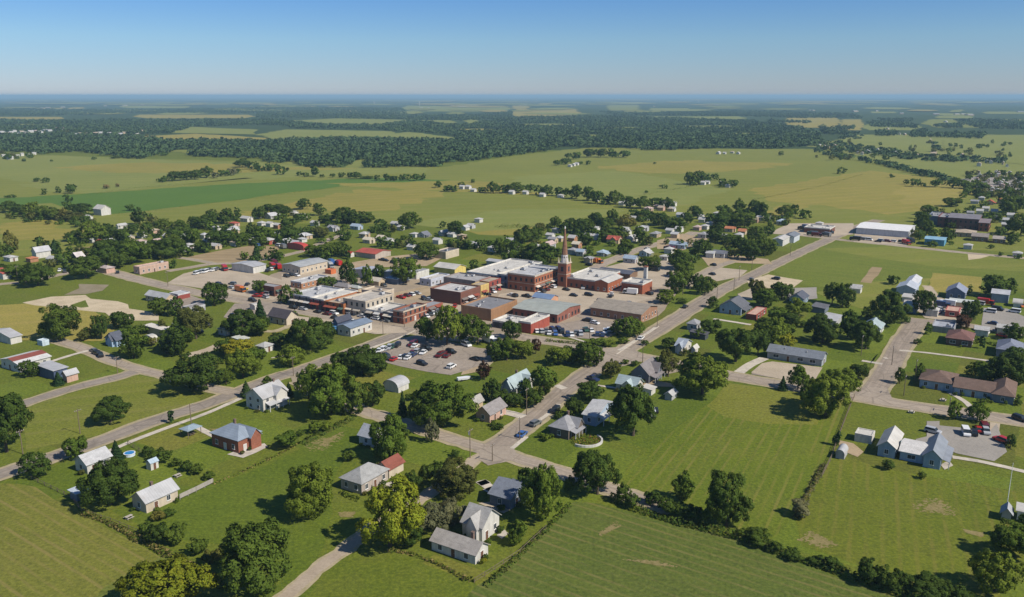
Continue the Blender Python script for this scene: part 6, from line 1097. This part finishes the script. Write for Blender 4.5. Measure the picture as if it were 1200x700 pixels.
hedge([(1130,393),(1160,404),(1200,413)], 2.4, 1.8, ['d', 'm'], 'dark hedge running right behind the brown hip roofed house')
hedge([(545,288),(565,295),(590,302),(615,306)], 4, 2.0, ['d', 'o'], 'dark hedge crossing behind the green plot of the town centre', 3)
hedge([(585,268),(605,265),(622,268)], 14, 3.2, ['o', 'm'], 'patch of rough scrub in the field behind the church tower', 1.2)
# field hedges beyond the town
for px, w, h, tones, l in [([(100,229),(180,218),(250,217)], 5, 1.6, ['d', 'o'], 'faint far hedge along the top of the bright green field'), ([(130,252),(215,243),(330,228),(430,216)], 4, 1.2, ['d', 'o'], 'thin far hedge along the bottom of the bright green field'), ([(880,235),(950,222),(1010,205)], 4, 1.2, ['o', 'd'], 'thin far hedge crossing the pasture right of the round grove'), ([(740,232),(780,224),(810,219)], 4, 1.4, ['d', 'o'], 'thin far hedge leading left from the round grove'), ([(960,181),(1050,198),(1120,214),(1160,222),(1200,228)], 9, 4, ['d', 'o', 'm'], 'long dark hedge curving along the right edge of the pasture')]:
    hedge(px, w, h, tones, l, .5)
# water towers and tall silos on the horizon
for u, v, hh, R, l in [(438.5,122.5,30,7,'faraway white water tower with round tank on the left horizon'), (491.5,124,38,6,'faraway tall white silo on the horizon left of centre'), (628,120,60,7,'tallest faraway white tower on the horizon above the church spire'), (818,120,32,9,'faraway white water tower on the horizon right of centre'), (227,118,20,7,'low faraway white tank on the left horizon')]:
    X, Y = at(u, v); o = tag(empty('water_tower', (X, Y, 0)), l, 'tower'); m = MB(); m.cyl(0, 0, 0, hh*.7, R*.45, R*.35, 10); m.build('shaft', surf(WHITE, 'paint'), o); m = MB(); m.cyl(0, 0, hh*.7, hh*.8, R*.35, R, 12); m.cyl(0, 0, hh*.8, hh*.93, R, R, 12); m.cyl(0, 0, hh*.93, hh, R, R*.3, 12); m.build('tank', surf(WHITE, 'paint'), o)
for i in range(34):
    rr = random.Random(i + 500); u, v = rr.choice([(520, 126.5), (560, 125), (630, 124), (700, 122), (740, 124), (790, 125), (860, 124), (930, 130), (1010, 131), (1060, 133), (1110, 135), (1180, 132), (150, 124), (210, 123.5), (60, 127)]); u += rr.uniform(-30, 30); v += rr.uniform(-1, 1)
    X, Y = at(u, v); m = MB(); L = rr.uniform(18, 55); D = rr.uniform(14, 30); hh = rr.uniform(5, 10); o = empty('far_building', (X, Y, 0), rr.uniform(-.3, .3)); L *= .7; m.box(-L/2, -D/2, 0, L/2, D/2, hh*.6); hh *= .6; m.build('wall', surf(TAN, 'paint'), o); q = MB(); roof_part(q, 'gable', -L/2, -D/2, L/2, D/2, hh, 2.5, 'x', .5); q.build('roof', surf((.42,.42,.40), 'shingle'), o)
    tag(o, 'faint pale building among the blue woods close to the horizon', 'building', 'faint buildings near the horizon')
# ------------------------------------------------------------------ labels: each thing named by its look and by the place it holds beside something that can be found
SC = 2.0
def relation(dx, dy):
    if abs(dx) >= abs(dy) * 1.2: return 'right of' if dx > 0 else 'left of'
    return 'in front of' if dy > 0 else 'behind'
ORD = ['nearest', 'second nearest', 'third nearest', 'fourth nearest', 'fifth nearest', 'sixth nearest', 'seventh nearest', 'eighth nearest']
by_look = {}
for t in THINGS:
    if t['look']: by_look.setdefault(t['look'], []).append(t)
used = set()
for look, ts in by_look.items():
    tab = {}
    for li, (ph, lu, lv, ob) in enumerate(LANDMARKS):
        for t in ts:
            if t['o'] is ob: continue
            dx, dy = t['u'] - lu, (t['v'] - lv) * SC; tab.setdefault((li, relation(dx, dy)), []).append((math.hypot(dx, dy), id(t), t))
    cand = {}
    for key, l in tab.items():
        l.sort(key=lambda q: (q[0], q[1]))
        for r, (d, _, t) in enumerate(l[:8]): cand.setdefault(id(t), []).append((r * 45 + d, r, key))
    for t in ts:
        done = False
        for sc_, r, (li, rel) in sorted(cand.get(id(t), [])):
            lab = f'{ORD[r]} {look} {rel} {LANDMARKS[li][0]}'
            if len(lab.split()) > 16 or lab in used: continue
            used.add(lab); t['o']['label'] = lab; done = True; break
        if not done: t['o']['label'] = f'{look} standing among others in the town'; print('unlabelled', look, t['u'], t['v'])
